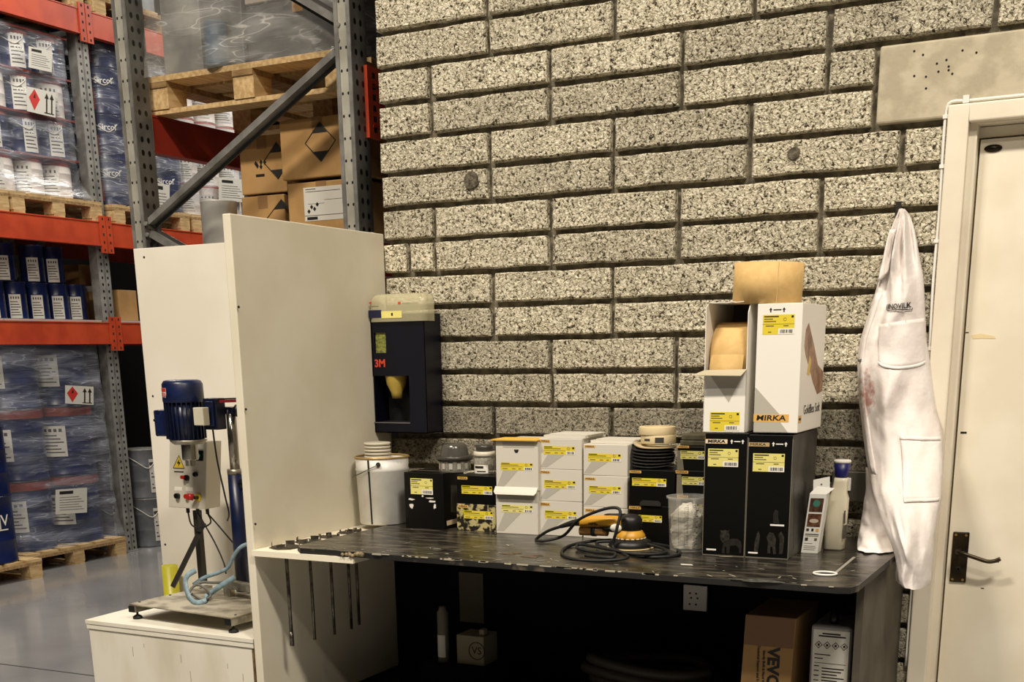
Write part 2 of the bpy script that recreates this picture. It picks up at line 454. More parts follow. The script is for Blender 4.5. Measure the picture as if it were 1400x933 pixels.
MB().box(AX1 + 0.022, AX1 + DOORW - 0.02, 0.062, 0.1, IZ - 0.034, IZ - 0.006).build('door_stop', 'frame_paint', trim)
hp = at(1312, 762, Y=0.048)
T = Matrix.Translation(hp)
pl = MB().box(-0.024, 0.024, -0.007, 0.0, -0.078, 0.078, T=T).build('handle_plate', 'brass', door, bevel=0.003)
lv = spline([(0.0, -0.008, 0.024), (0.0, -0.045, 0.022), (0.015, -0.055, 0.020), (0.05, -0.055, 0.010), (0.085, -0.052, 0.0), (0.106, -0.05, 0.002), (0.122, -0.05, 0.010)], 6)
rr = [0.008]*7 + [0.0062]*(len(lv)-12) + [0.0065]*5
MB().tube([T @ q for q in lv], 0.007, 10, radii=rr).build('handle_lever', 'brass', pl)
kh = MB(); kh.cyl(T @ Vector((0, -0.0085, -0.033)), T @ Vector((0, -0.006, -0.033)), 0.0065, n=12); kh.box(-0.0025, 0.0025, -0.0085, -0.006, -0.050, -0.033, T=T)
kh.build('keyhole', 'hole_dark', pl)
sc = MB()
for sx in (-0.015, 0.015):
    for sz in (-0.069, 0.069): sc.cyl(T @ Vector((sx, -0.009, sz)), T @ Vector((sx, -0.006, sz)), 0.004, n=10)
sc.build('screw', 'brass_bright', pl)
bp_ = at(1358, 203, Y=0.048); bd = MB(); bd.lathe([(0.0, 0.0), (0.024, 0.0), (0.024, 0.003), (0.0, 0.003)], 24, T=Matrix.Translation(bp_) @ Matrix.Rotation(math.pi/2, 4, 'X') @ Matrix.Diagonal((1, 0.42, 1, 1)))
badge = bd.build('badge', 'brass', door)
lettering('DOORSET', 0.007, 'brass_bright', badge, bp_ + Vector((0, -0.0034, -0.0005))) if False else None
dm = MB()
for (x, y, r) in ((1317, 592, 0.008), (1343, 805, 0.004), (1364, 769, 0.003), (1322, 455, 0.004)):
    p = at(x, y, Y=0.0475); dm.box(p.x - r, p.x + r*1.2, 0.0474, 0.048, p.z - r*0.35, p.z + r*0.4)
dm.build('scuff', 'hole_dark', door)
p = at(1345, 460, Y=0.0475); q = MB(); q.prism([(p.x-.035, p.z+.004), (p.x-.01, p.z+.008), (p.x+.03, p.z), (p.x+.034, p.z-.008), (p.x, p.z-.006), (p.x-.03, p.z-.007)], 0.0472, 0.048)
q.build('paint_patch', mat('paint_patch', (226, 206, 160), 0.6), door)
# cable clipped round the frame
cb = [(1.693, -0.007, 0.55)] + [(1.693 + 0.0015*math.sin(i*1.7), -0.007, 0.7 + i*0.1) for i in range(15)] + [(1.694, -0.007, 2.165), (1.706, -0.009, 2.187)] + [(1.76 + i*0.12, -0.009, 2.186) for i in range(9)]
cab = thing('cable', 'white cable clipped round the edge of the door frame', 'cable', (1.693, 0.0, 0.5))
MB().tube(spline(cb, 3), 0.0045, 8).build('sheath', 'plastic_white', cab, world=True)
for z in (0.82, 1.02, 1.27, 1.52, 1.82, 2.02, 2.15):
    c = MB(); c.box(1.686, 1.7, -0.014, 0.0, z - 0.005, z + 0.005); c.build('clip', 'plastic_white', cab, world=True)
for x in (1.745, 1.98, 2.3):
    c = MB(); c.box(x - 0.008, x + 0.008, -0.016, 0.0, 2.180, 2.200); c.build('clip', 'plastic_white', cab, world=True)

# switch box and conduit on the wall
sp = at(1165, 665, Y=0.0)
sw = thing('wall_switch', 'grey metal switch box with a white rocker on the block wall', 'switch', (sp.x, 0.0, sp.z - 0.06))
b = MB(); b.box(sp.x - 0.055, sp.x + 0.10, -0.045, -0.001, sp.z - 0.045, sp.z + 0.05); b.build('box', mat('switch_grey', (92, 88, 78), 0.45, 0.4), sw, bevel=0.004, world=True)
b = MB(); b.box(sp.x - 0.02, sp.x + 0.006, -0.050, -0.045, sp.z - 0.01, sp.z + 0.03); b.build('rocker', 'plastic_white', sw, bevel=0.002, world=True)
# ------------------------------------------------------------------ partition, panels, bench
PT = -0.206                                   # face of the partition towards the bench
part = MB().box(PT - 0.030, PT, -0.835, -0.002, 0.0, 1.942).build('partition_board', ['board_white'], bevel=0.003)
tag(part, 'tall off-white board standing edge-on at the left end of the bench', 'partition')
b = MB()
for (x, y) in ((349, 717), (326, 420), (336, 560)):
    p = at(x, y, Y=-0.836); b.cyl((p.x, -0.8365, p.z), (p.x, -0.834, p.z), 0.004, n=8)
b.build('screw_hole', 'hole_dark', part)
back = MB().box(-1.372, PT - 0.032, -0.03, -0.008, 0.0, 1.948).build('back_board', 'board_cream', bevel=0.002)
tag(back, 'cream upright board behind the blue mixer', 'panel')
b = MB()
for (x, y) in ((209, 542), (226, 745), (197, 352)):
    p = at(x, y, Y=-0.03); b.cyl((p.x, -0.0305, p.z), (p.x, -0.028, p.z), 0.005, n=8)
b.build('screw_hole', 'hole_dark', back)

BZ = 0.95; BT = 0.018; LZ = BZ - BT           # worktop height, its thickness, ledge height
BFY = -0.85
# white ledge with slots for the mixing shafts
IMP = [(392, 390, 738, 0.048, 885), (424, 421, 732.5, 0.044, 877), (452, 447, 728, 0.032, 870), (476, 470, 723, 0.026, 862), (487, 484, 719, 0.022, 856)]
SX = -0.135
spots = []
for (rx, dx, dy, rr, by) in IMP:
    p = at(rx, 770, X=SX); spots.append((SX, p.y, rr, at(rx, by, X=SX).z))
xs = [PT + 0.001, SX - 0.011, SX + 0.011, 0.185]
ys = [BFY] + sorted(v for s_ in spots for v in (s_[1] - 0.011, s_[1] + 0.011)) + [-0.012]
lg = MB()
for i in range(3):
    if i != 1: lg.box(xs[i], xs[i+1], ys[0], ys[-1], LZ - 0.018, LZ)
    else:
        for j in range(0, len(ys) - 1, 2): lg.box(xs[1], xs[2], ys[j], ys[j+1], LZ - 0.018, LZ)
led = lg.build('ledge_board', 'board_edge')
tag(led, 'white slotted ledge board between the partition and the black worktop', 'shelf')
mat('shaft_steel', (120, 116, 106), 0.35, 0.8, col2=(70, 66, 58), nscale=30)
mat('disc_steel', (62, 58, 50), 0.5, 0.7, col2=(96, 90, 78), nscale=40)
size_w = ['largest', 'second largest', 'middle-sized', 'second smallest', 'smallest']
for i, (sx, sy, rr, zb) in enumerate(spots):
    t = thing('mixing_impeller', 'toothed mixing disc with its shaft hung through the white ledge, %s of five' % size_w[i], 'mixer blade', (sx, sy, LZ), group='mixing impellers in the ledge')
    n = 20; ring = []
    d = MB()
    a0 = random.uniform(0, 1)
    lo = []; hi = []
    for k in range(n):
        a = a0 + 2*math.pi*k/n; lo.append((rr*math.cos(a), rr*math.sin(a), 0.001)); hi.append((rr*math.cos(a), rr*math.sin(a), 0.004))
    d.add(lo + hi, [tuple(range(n)), tuple(range(2*n-1, n-1, -1))] + [(k, (k+1) % n, n+(k+1) % n, n+k) for k in range(n)])
    dd = d.build('disc', 'disc_steel', t)
    for k in range(8):
        a = a0 + 2*math.pi*k/8; T = Matrix.Rotation(a, 4, 'Z') @ Matrix.Translation((rr*0.96, 0, 0.004)) @ Matrix.Rotation(0.35, 4, 'Z')
        up = 0.016 if k % 2 == 0 else -0.0
        tt = MB(); h = rr*0.30
        tt.box(-0.0012, 0.0012, -h, h, -0.002, rr*0.26 if k % 2 == 0 else 0.001, T=T); tt.build('tooth', 'disc_steel', t)
    MB().cyl((0, 0, zb - LZ), (0, 0, 0.012), 0.0052 if i else 0.006, n=12).build('shaft', 'shaft_steel', t)
    if i == 0: MB().cyl((0, 0, zb - LZ - 0.002), (0, 0, zb - LZ + 0.045), 0.0075, n=12).build('shaft_end', 'shaft_steel', t)

# the bench
TX0 = -0.045; TX1 = 1.690
bench = thing('workbench', 'black paint-spattered workbench along the block wall', 'bench', (0.8, -0.42, 0.0))
tp = MB()
rt = random.Random(5)
fe = [(TX0 - 0.012, BFY + 0.045), (TX0 + 0.03, BFY + 0.004)]
x = TX0 + 0.05
while x < TX0 + 0.32: fe.append((x, BFY + rt.uniform(0.0, 0.010))); x += 0.022
fe += [(TX0 + 0.36, BFY), (1.1, BFY - 0.002), (TX1 - 0.045, BFY), (TX1 - 0.012, BFY + 0.012), (TX1, BFY + 0.045), (TX1, -0.006), (TX0 + 0.018, -0.006)]
n = len(fe)
tp.add([(a, c, LZ + 0.0005) for a, c in fe] + [(a, c, BZ) for a, c in fe], [tuple(range(n-1, -1, -1))], 1)
tp.add([(a, c, BZ) for a, c in fe], [tuple(range(n))], 0)
tp.add([(a, c, LZ + 0.0005) for a, c in fe] + [(a, c, BZ) for a, c in fe], [(k, (k+1) % n, n+(k+1) % n, n+k) for k in range(n)], 1)
wt = tp.build('worktop', ['bench_black', 'bench_edge'], bench, world=True, bevel=0.0015)
fl = MB()
for k in range(84):                           # dried paint flecks and chips, mostly along the front edge
    x = rt.uniform(TX0 + 0.05, TX1 - 0.03); y = BFY + 0.004 + abs(rt.gauss(0, 0.10)) if k % 3 else rt.uniform(BFY, -0.35)
    if y > -0.30: continue
    L = rt.uniform(0.003, 0.017)*(1.5 if x > 1.25 else 1); W = rt.uniform(0.0012, 0.0035); a = rt.gauss(0, 0.5)
    pts = []
    for q in range(7):
        an = 2*math.pi*q/7; r = rt.uniform(0.6, 1.1); px, py = L*r*math.cos(an), W*r*math.sin(an)
        pts.append((x + px*math.cos(a) - py*math.sin(a), y + px*math.sin(a) + py*math.cos(a), BZ + 0.0008))
    fl.poly(pts)
for k in range(34):                            # worn light line on the arris
    x = rt.uniform(TX0 + 0.3, TX1 - 0.06); L = rt.uniform(0.008, 0.04)
    fl.box(x, x + L, BFY - 0.0022, BFY + rt.uniform(0.001, 0.004), BZ - rt.uniform(0.001, 0.004), BZ + 0.0006)
fl.build('paint_fleck', 'paint_fleck', wt, world=True)['kind'] = 'stuff'
fl = MB()
for (x, y, r) in ((695, 758, .028), (725, 762, .03), (707, 757, .02), (736, 760, .02)):
    p = at(x, y, Z=BZ); pts = [(p.x + r*rt.uniform(.7, 1.2)*math.cos(q*.7), p.y + r*.45*rt.uniform(.6, 1.2)*math.sin(q*.7), BZ + 0.0007) for q in range(9)]; fl.poly(pts)
fl.build('brown_stain', mat('brown_stain', (112, 84, 58), 0.6, col2=(70, 58, 46), nscale=60), wt, world=True)
fl = MB()
p = at(1040, 795, Z=BZ); pts = [(p.x + .085*rt.uniform(.7, 1.1)*math.cos(q*.45), p.y + .02*rt.uniform(.6, 1.2)*math.sin(q*.45), BZ + 0.0006) for q in range(14)]; fl.poly(pts)
fl.build('grey_stain', mat('grey_stain', (88, 92, 86), 0.5, col2=(50, 50, 46), nscale=50), wt, world=True)
# glue lump and splintered board at the left corner
lump = MB()
for k in range(9):
    p = at(468 + k*3.2, 754 + k*0.5, Y=BFY - 0.004); r = rt.uniform(0.005, 0.009)
    lump.lathe([(0.0, -r), (r*.8, -r*.6), (r, 0), (r*.8, r*.6), (0.0, r)], 8, (p.x, p.y + rt.uniform(0, .012), LZ + 0.008 + rt.uniform(-.002, .005)))
lump.build('glue_lump', mat('glue', (150, 132, 98), 0.7, col2=(90, 78, 56), nscale=80), wt, world=True)
MB().box(0.40, 0.45, -0.74, -0.69, 0.0, LZ).build('leg', 'bench_inside', bench, world=True) if False else None
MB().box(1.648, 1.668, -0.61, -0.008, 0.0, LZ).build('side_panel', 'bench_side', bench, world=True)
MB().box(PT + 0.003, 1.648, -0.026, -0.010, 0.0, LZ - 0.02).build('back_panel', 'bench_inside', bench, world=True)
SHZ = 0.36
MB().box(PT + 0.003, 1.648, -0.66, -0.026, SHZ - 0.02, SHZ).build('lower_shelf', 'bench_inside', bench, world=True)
# ------------------------------------------------------------------ things on the bench
mat('carton_white', (214, 209, 196), 0.5)
mat('carton_grey_print', (184, 179, 166), 0.5)
mat('carton_black', (7, 7, 6), 0.38, spec=.3)
mat('carton_black_side', (78, 74, 64), 0.5, col2=(52, 49, 42), nscale=12)
mat('carton_inside', (118, 108, 88), 0.8)
mat('kraft', (176, 138, 86), 0.8, col2=(164, 126, 76), nscale=8)
mat('kraft_dark', (140, 104, 62), 0.8)
mat('label_yellow', (226, 204, 62), 0.45)
mat('label_pale', (228, 218, 128), 0.45)
mat('label_white', (238, 234, 222), 0.5)
mat('ink', (22, 20, 16), 0.6)
mat('ink_grey', (110, 102, 60), 0.6)
mat('ink_soft', (60, 56, 50), 0.6)
mat('ink_dim', (40, 38, 34), 0.5)
mat('tag_orange', (226, 176, 92), 0.5)
mat('tag_cream', (236, 212, 178), 0.5)
mat('tan_paper', (216, 180, 118), 0.75, col2=(210, 173, 110), nscale=60)
mat('tan_paper_dark', (150, 112, 62), 0.8)
mat('torn_white', (226, 222, 212), 0.8)
rp = random.Random(11)

def carton(name, label, cat, xl, xr, yrow, Yf, depth, z0, z1, m, group=None, yaw=0.0, side=None, bevel=0.0015):
    X0 = at(xl, yrow, Y=Yf).x; X1 = at(xr, yrow, Y=Yf).x; w_ = X1 - X0
    t = thing(name, label, cat, ((X0 + X1)/2, Yf, z0), yaw, group)
    b = MB(); b.box(-w_/2, w_/2, 0, depth, 0, z1 - z0, 0)
    mats = [m]
    if side:
        for fi in (3, 5): pass
        b.m[5] = 1; b.m[4] = 1; mats = [m, side]
    b.build('carton', mats, t, bevel=bevel)
    seam = MB(); seam.box(-w_/2 + 0.001, w_/2 - 0.001, depth*0.48, depth*0.5, z1 - z0 - 0.0005, z1 - z0 + 0.0006); seam.build('lid_seam', 'carton_inside', t)
    t['w'] = w_; t['h'] = z1 - z0; t['yf'] = Yf
    return t
def loc2(t, x, y):
    p = at(x, y, Y=t.location.y); return p.x - t.location.x, p.z - t.location.z
def print_label(t, xl, xr, yt, yb, base='label_yellow', style='row', name='label'):
    x0, z1 = loc2(t, xl, yt); x1, z0 = loc2(t, xr, yb); W = x1 - x0; H = z1 - z0
    b = MB(); R = lambda a, c, d, e, y, mi: b.box(x0 + W*a, x0 + W*c, y, -0.0002, z0 + H*d, z0 + H*e, mi)
    R(0, 1, 0, 1, -0.0005, 0)
    if style == 'row':                       # low wide label: two rows, barcode at the end on white
        R(0.72, 1, 0.0, 0.42, -0.0007, 1)
        R(0.02, 0.28, 0.84, 0.94, -0.0009, 2); R(0.02, 0.55, 0.66, 0.74, -0.0009, 3)
        R(0.06, 0.22, 0.15, 0.24, -0.0009, 3); R(0.36, 0.46, 0.15, 0.24, -0.0009, 3); R(0.56, 0.64, 0.15, 0.24, -0.0009, 3)
        R(0.92, 0.985, 0.70, 0.92, -0.0009, 2); R(0.0, 0.70, 0.46, 0.49, -0.0009, 3)
        k = 0.76
        while k < 0.97: ww = rp.choice((0.012, 0.02, 0.03)); R(k, k + ww, 0.08, 0.36, -0.0009, 2); k += ww + rp.choice((0.012, 0.02))
        if W > 0.06:
            cx = x0 + W*0.80; cz = z0 + H*0.74; r = H*0.15
            b.tube([(cx + r*math.cos(a*math.pi/6), -0.0008, cz + r*math.sin(a*math.pi/6)) for a in range(12)], r*0.14, 4, 3, closed=True)
    else:                                     # squarish label
        R(0.5, 1, 0.0, 0.30, -0.0007, 1)
        R(0.04, 0.5, 0.88, 0.94, -0.0009, 2); R(0.04, 0.32, 0.76, 0.81, -0.0009, 3); R(0.04, 0.42, 0.64, 0.69, -0.0009, 3)
        R(0.10, 0.36, 0.41, 0.46, -0.0009, 3); R(0.66, 0.82, 0.41, 0.46, -0.0009, 3); R(0.18, 0.28, 0.10, 0.15, -0.0009, 3)
        R(0.90, 0.97, 0.84, 0.95, -0.0009, 2); R(0.0, 1.0, 0.52, 0.535, -0.0009, 3)
        k = 0.56
        while k < 0.94: ww = rp.choice((0.012, 0.022, 0.032)); R(k, k + ww, 0.06, 0.24, -0.0009, 2); k += ww + rp.choice((0.014, 0.024))
        cx = x0 + W*0.70; cz = z0 + H*0.76; r = H*0.075
        b.tube([(cx + r*math.cos(a*math.pi/6), -0.0008, cz + r*math.sin(a*math.pi/6)) for a in range(12)], r*0.12, 4, 3, closed=True)
    return b.build(name, [base, 'label_white', 'ink', 'ink_grey'], t)
def brand_tag(t, xl, xr, yt, yb, base='tag_orange', txt='MIRKA'):
    x0, z1 = loc2(t, xl, yt); x1, z0 = loc2(t, xr, yb)
    o = MB().box(x0, x1, -0.0006, -0.0002, z0, z1).build('brand_tag', base, t)
    lettering(txt, (z1 - z0)*0.95, 'ink', o, ((x0 + x1)/2, -0.0009, (z0 + z1)/2), sx=min(1.5, (x1 - x0)*0.86/max(1e-4, (z1 - z0)*0.95*3.05)), bold=0.0004 if z1 - z0 > 0.012 else 0.0, slant=0.12)
    return o

# --- white pail with stacked lids
pc = at(521, 719, Z=BZ); R0 = 0.086
c0 = Vector((pc.x - 0.036, pc.y + R0*0.9, BZ))
ptop = at(520, 622, Y=c0.y).z
H0 = ptop - BZ
mat('pail_white', (222, 220, 214), 0.35, col2=(206, 203, 194), nscale=9)
pail = thing('metal_pail', 'white metal pail with wire handle at the corner of the bench', 'pail', c0)
b = MB(); rt_ = 0.094
prof = [(0.0, 0.004), (R0 - 0.004, 0.004), (R0 - 0.003, 0.0), (R0, 0.003), (R0 + (rt_-R0)*0.80, H0*0.78), (R0 + (rt_-R0)*0.80 + 0.003, H0*0.80), (R0 + (rt_-R0)*0.8, H0*0.82), (rt_, H0 - 0.01), (rt_ - 0.0015, H0 - 0.01), (R0 - 0.002, 0.008), (0.0, 0.008)]
b.lathe(prof, 40); b.build('body', 'pail_white', pail)
b = MB(); b.tube([(rt_*math.cos(a*math.pi/20), rt_*math.sin(a*math.pi/20), H0 - 0.006) for a in range(40)], 0.0035, 8, closed=True); b.build('rim', mat('rim_gold', (196, 162, 104), 0.35, 0.6), pail)
a = -1.20
b = MB(); ca, sa = math.cos(-1.52), math.sin(-1.52)
b.hexa([(R0*math.cos(-1.545), (R0+.0015)*math.sin(-1.545), 0.004), (R0*math.cos(-1.48), (R0+.0015)*math.sin(-1.48), 0.004), (R0*math.cos(-1.48), (R0-.002)*math.sin(-1.48), 0.004), (R0*math.cos(-1.545), (R0-.002)*math.sin(-1.545), 0.004)],
       [(rt_*math.cos(-1.545), (rt_+.0015)*math.sin(-1.545), H0-.012), (rt_*math.cos(-1.48), (rt_+.0015)*math.sin(-1.48), H0-.012), (rt_*math.cos(-1.48), (rt_-.002)*math.sin(-1.48), H0-.012), (rt_*math.cos(-1.545), (rt_-.002)*math.sin(-1.545), H0-.012)])
b.build('seam_stripe', 'ink', pail)
for ang in (-1.13, -1.13 + math.pi):
    b = MB(); d = Vector((math.cos(ang), math.sin(ang), 0)); q = d*(rt_ - 0.002) + Vector((0, 0, H0 - 0.026))
    b.cyl(q, q + d*0.006, 0.008, n=14); b.build('handle_ear', 'shaft_steel', pail)
d = Vector((math.cos(-1.13), math.sin(-1.13), 0)); s_ = Vector((-d.y, d.x, 0))
e0 = d*(rt_ + 0.004) + Vector((0, 0, H0 - 0.026)); e1 = -d*(rt_ + 0.004) + Vector((0, 0, H0 - 0.026))
hw = []
for k in range(17):
    tt = math.pi*k/16; q = (e0*(1 + math.cos(tt))/2 + e1*(1 - math.cos(tt))/2) - s_*(rt_ + 0.012)*math.sin(tt) + Vector((0, 0, -0.05*math.sin(tt)))
    hw.append(q)
MB().tube(hw, 0.0018, 6).build('wire_handle', 'shaft_steel', pail)
# stacked lids inside the pail mouth, resting on a can in it
for k in range(5):
    z = c0.z + H0 - 0.014 + k*0.0115; rl = 0.047 - (0.0006 if k % 2 else 0)
    b = MB(); b.lathe([(0, 0.001), (rl - .004, 0.001), (rl, 0.003), (rl + 0.001, 0.008), (rl - 0.002, 0.0105), (rl - .006, 0.0095), (0, 0.0095)], 28)
    o = b.build('nested_cup', mat('lid_plastic', (206, 198, 178), 0.4), loc=(c0.x - 0.020, c0.y + 0.005, z))
    tag(o, 'off-white plastic cup nested in the stack on the pail, %s' % ('lowest of five', 'second from the bottom', 'third from the bottom', 'second from the top', 'topmost')[k], 'cup', 'nested cups on the white pail')
cw = MB(); cw.lathe([(0, 0), (0.05, 0), (0.05, H0 - 0.024), (0, H0 - 0.024)], 20)
o = cw.build('tin_can', 'carton_inside', loc=(c0.x - 0.020, c0.y + 0.005, c0.z + 0.0095)); tag(o, 'plain tin can standing inside the white pail under the cups', 'can')

# --- black carton, torn, with containers behind
YB = -0.335
zt = at(560, 646, Y=YB).z
bb = carton('sanding_disc_box', 'black box with pale yellow label and torn white spots beside the pail', 'box', 555, 608, 722, YB, 0.14, BZ, zt, 'carton_black', 'black abrasive boxes', side='carton_black')
print_label(bb, 561, 592, 654, 677, 'label_pale', 'sq')
b = MB()
for (x, y, w_, h_) in ((558, 681, 10, 4), (559, 687, 8, 9), (580, 680, 15, 3), (584, 684, 14, 4), (592, 688, 5, 9), (576, 677, 4, 3)):
    x0, z1 = loc2(bb, x, y); x1, z0 = loc2(bb, x + w_, y + h_); pts = []
    for q in range(9):
        an = 2*math.pi*q/9; r = rp.uniform(.55, 1.1); pts.append(((x0 + x1)/2 + (x1 - x0)/2*r*math.cos(an), -0.0006, (z0 + z1)/2 + (z1 - z0)/2*r*math.sin(an)))
    b.poly(pts)
b.build('torn_patch', 'torn_white', bb, recalc=False)
x1, z0 = bb['w']/2, 0.015
b = MB(); b.box(x1, x1 + 0.0006, 0.015, 0.085, 0.012, 0.028); b.build('side_tag', 'tag_cream', bb)
b = MB(); b.prism([(0.045, 0.055), (0.115, 0.04), (0.115, 0.14), (0.05, 0.145)], x1, x1 + 0.0006, T=Matrix.Rotation(math.pi/2, 4, 'Z') @ Matrix.Diagonal((1, -1, 1, 1)) @ Matrix.Identity(4)); b.build('side_print', 'carton_black_side', bb)

YC = -0.325
zb1 = at(650, 690, Y=YC).z; zb2 = at(650, 651, Y=YC).z
c1 = carton('sanding_disc_box', 'box printed with pale camouflage pattern under a black labelled box', 'box', 625, 678, 722, YC, 0.15, BZ, zb1, mat('carton_camo', (186, 172, 120), 0.5, col2=(26, 24, 18), nscale=38, lo=0.46, hi=0.53), 'black abrasive boxes')
print_label(c1, 634, 674, 698, 711, 'label_yellow', 'row')
brand_tag(c1, 627, 640, 690.5, 695, 'tag_orange')
c2 = carton('sanding_disc_box', 'black box with yellow label on top of the camouflage-printed box', 'box', 625, 678.5, 690, YC, 0.15, zb1 + 0.0005, zb2, 'carton_black', 'black abrasive boxes')
print_label(c2, 631, 673, 664, 677, 'label_yellow', 'row'); brand_tag(c2, 625.5, 639, 652, 656)
# clear tubs on top
mat('tub_dark', (58, 56, 50), 0.35); clear_plastic('tub_clear', (190, 186, 172), 0.42); clear_plastic('jar_clear', (210, 206, 192), 0.30)
tb = at(619, 641, Y=YB + 0.07); tz = zt
tub = thing('plastic_tub', 'grey clear tub with a dome-lidded bowl stacked on it', 'tub', (tb.x, YB + 0.085, tz))
b = MB(); b.lathe([(0, 0.0), (0.052, 0.0), (0.054, 0.006), (0.054, 0.034), (0.050, 0.036), (0, 0.036)], 12, sharp=True); b.build('tub', 'tub_clear', tub)
b = MB()
for k in range(12):
    a = 2*math.pi*(k + .5)/12; b.box(-0.006, 0.006, -0.0008, 0.0, 0.010, 0.030, T=Matrix.Rotation(a, 4, 'Z') @ Matrix.Translation((0, -0.0535, 0)))
b.build('ribs', 'carton_grey_print', tub)
b = MB(); b.lathe([(0, 0.036), (0.058, 0.036), (0.062, 0.042), (0.062, 0.050), (0.056, 0.054), (0, 0.054)], 30); b.build('rim', 'tub_dark', tub)
b = MB(); b.lathe([(0.050, 0.052), (0.044, 0.078), (0.040, 0.088), (0.034, 0.093), (0, 0.094)], 30); b.build('dome_lid', mat('tub_smoke', (74, 72, 66), 0.2), tub)
jp = at(663, 648, Y=YC + 0.06)
jar = thing('plastic_jar', 'small clear jar with a white printed label and a screw lid', 'jar', (jp.x, YC + 0.06, zb2))
b = MB(); b.lathe([(0, 0.0), (0.033, 0.0), (0.035, 0.003), (0.035, 0.052), (0.030, 0.060), (0.0, 0.060)], 28); b.build('body', 'jar_clear', jar)
b = MB(); b.lathe([(0.0, 0.060), (0.036, 0.060), (0.037, 0.066), (0.036, 0.076), (0, 0.077)], 28); b.build('lid', 'lid_plastic', jar)
b = MB(); b.lathe([(0.0, 0.077), (0.028, 0.077), (0.029, 0.094), (0.024, 0.098), (0, 0.099)], 28); b.build('cap', 'tub_dark', jar)
b = MB(); b.lathe([(0.0354, 0.006), (0.0354, 0.034)], 12, a0=-2.5, a1=-0.75); lb = b.build('label', 'label_white', jar)
b = MB(); b.lathe([(0.0358, 0.022), (0.0358, 0.030)], 8, a0=-2.2, a1=-1.2); b.lathe([(0.0358, 0.010), (0.0358, 0.014)], 8, a0=-1.9, a1=-1.0); b.build('print', 'ink', lb)

# --- white disc boxes in three stacks
def white_box(t, diag=True, tagpx=None, lab=None, base='label_yellow'):
    w_, h_ = t['w'], t['h']
    b = MB(); b.prism([(-w_*0.5 + .002, h_*0.06), (-w_*0.32, h_*0.06), (0.02, h_*0.52), (-w_*0.5 + .002 + w_*0.22, h_*0.55)], -0.0004, -0.0001); b.build('grey_print', 'carton_grey_print', t)
    if tagpx: brand_tag(t, *tagpx)
    if lab: print_label(t, *lab, base=base, style='row')
YA = -0.335
zm = at(705, 671, Y=YA).z; zt_ = at(705, 603, Y=YA).z
GR = 'white abrasive boxes in stacks'
w1 = carton('sanding_disc_box', 'bottom white box with an open tuck flap hanging over it, beside the camouflage box', 'box', 679.5, 735, 729, YA, 0.20, BZ, zm, 'carton_white', GR, yaw=0.05)
white_box(w1, lab=(686, 728, 690, 702), base='label_pale')
w2 = carton('sanding_disc_box', 'white box with half-round thumb notch, on the box with an open flap', 'box', 679.5, 735.5, 672, YA, 0.20, zm + 0.0005, zt_, 'carton_white', GR, yaw=0.05)
white_box(w2, lab=(685, 728, 632.5, 644))
x0, z0 = loc2(w2, 688, 612); x1, z1 = loc2(w2, 730, 604.5)
b = MB(); b.box(x0, x1, -0.0005, -0.0001, z0, z1); b.build('tuck_print', 'carton_grey_print', w2)
xn, zn = loc2(w2, 706, 615)
b = MB(); b.prism([(xn + 0.008*math.cos(math.pi + k*math.pi/8), zn + 0.011*math.sin(math.pi + k*math.pi/8)) for k in range(9)], -0.0008, -0.0001); b.build('thumb_notch', 'ink', w2)
wd = w1['w']
b = MB()
fz = zm - BZ
ov = [(-wd/2 - 0.001, 0.0, fz + 0.012), (wd/2 + 0.001, 0.0, fz + 0.012), (wd/2 + 0.001, -0.014, fz - 0.004), (wd/2 - 0.006, -0.018, fz - 0.012), (-wd/2 + 0.006, -0.018, fz - 0.012), (-wd/2 - 0.001, -0.014, fz - 0.004)]
b.add([q for q in ov] + [(x, y + 0.0015, z - 0.0012) for x, y, z in ov], [tuple(range(6)), tuple(range(11, 5, -1))] + [(k, (k+1) % 6, 6+(k+1) % 6, 6+k) for k in range(6)])
b.build('open_flap', 'carton_white', w1)
yl = MB(); yl.box(-w2['w']/2 - 0.012, w2['w']/2 + 0.002, -0.012, 0.10, 0.0006, 0.0042)
o = yl.build('sandpaper_sheet', mat('sand_yellow', (222, 178, 74), 0.7), loc=(w2.location.x, w2.location.y, zt_)); o.rotation_euler = (0, 0, 0.05); tag(o, 'thin yellow sandpaper sheet lying on the notched white box', 'sandpaper')

def stack(xl, xr, Yf, rows, yaw, words, depth=0.19, tags=(), labs=(), grp=GR, base='label_yellow'):
    z = BZ; out = []
    for i in range(len(rows) - 1):
        z1 = at((xl + xr)/2, rows[i + 1], Y=Yf).z
        t = carton('sanding_disc_box', words[i], 'box', xl, xr, rows[i], Yf, depth, z + (0.0005 if i else 0), z1, 'carton_white', grp, yaw + rp.uniform(-.012, .012))
        white_box(t, tagpx=tags[i], lab=labs[i], base=base); z = z1; out.append(t)
    return out
B = stack(737.5, 795.5, -0.318, [734, 686, 642.5, 600], 0.0,
      ['lowest box of the three-high white stack next to the notched white box', 'middle box of the three-high white stack next to the notched white box', 'topmost box of the three-high white stack next to the notched white box'],
      tags=[(739, 752, 687.5, 692), (738.5, 752, 644, 648), (738.5, 752, 601.5, 605.5)], labs=[(745, 788, 698, 711), (744, 787, 656.5, 669), (743, 786, 610, 622.5)])
Cc = stack(797.5, 858, -0.328, [739, 694.5, 651, 608], -0.02,
      ['lowest white box of its stack, half hidden behind the yellow sander', 'middle box of the white stack standing behind the yellow sander', 'topmost box of the white stack standing behind the yellow sander'],
      tags=[(800, 814, 696, 700.5), (799, 814, 653, 657), (799, 813.5, 609, 612.5)], labs=[(806, 850, 706, 719), (805, 849, 664.5, 676), (804, 849, 620, 632)])
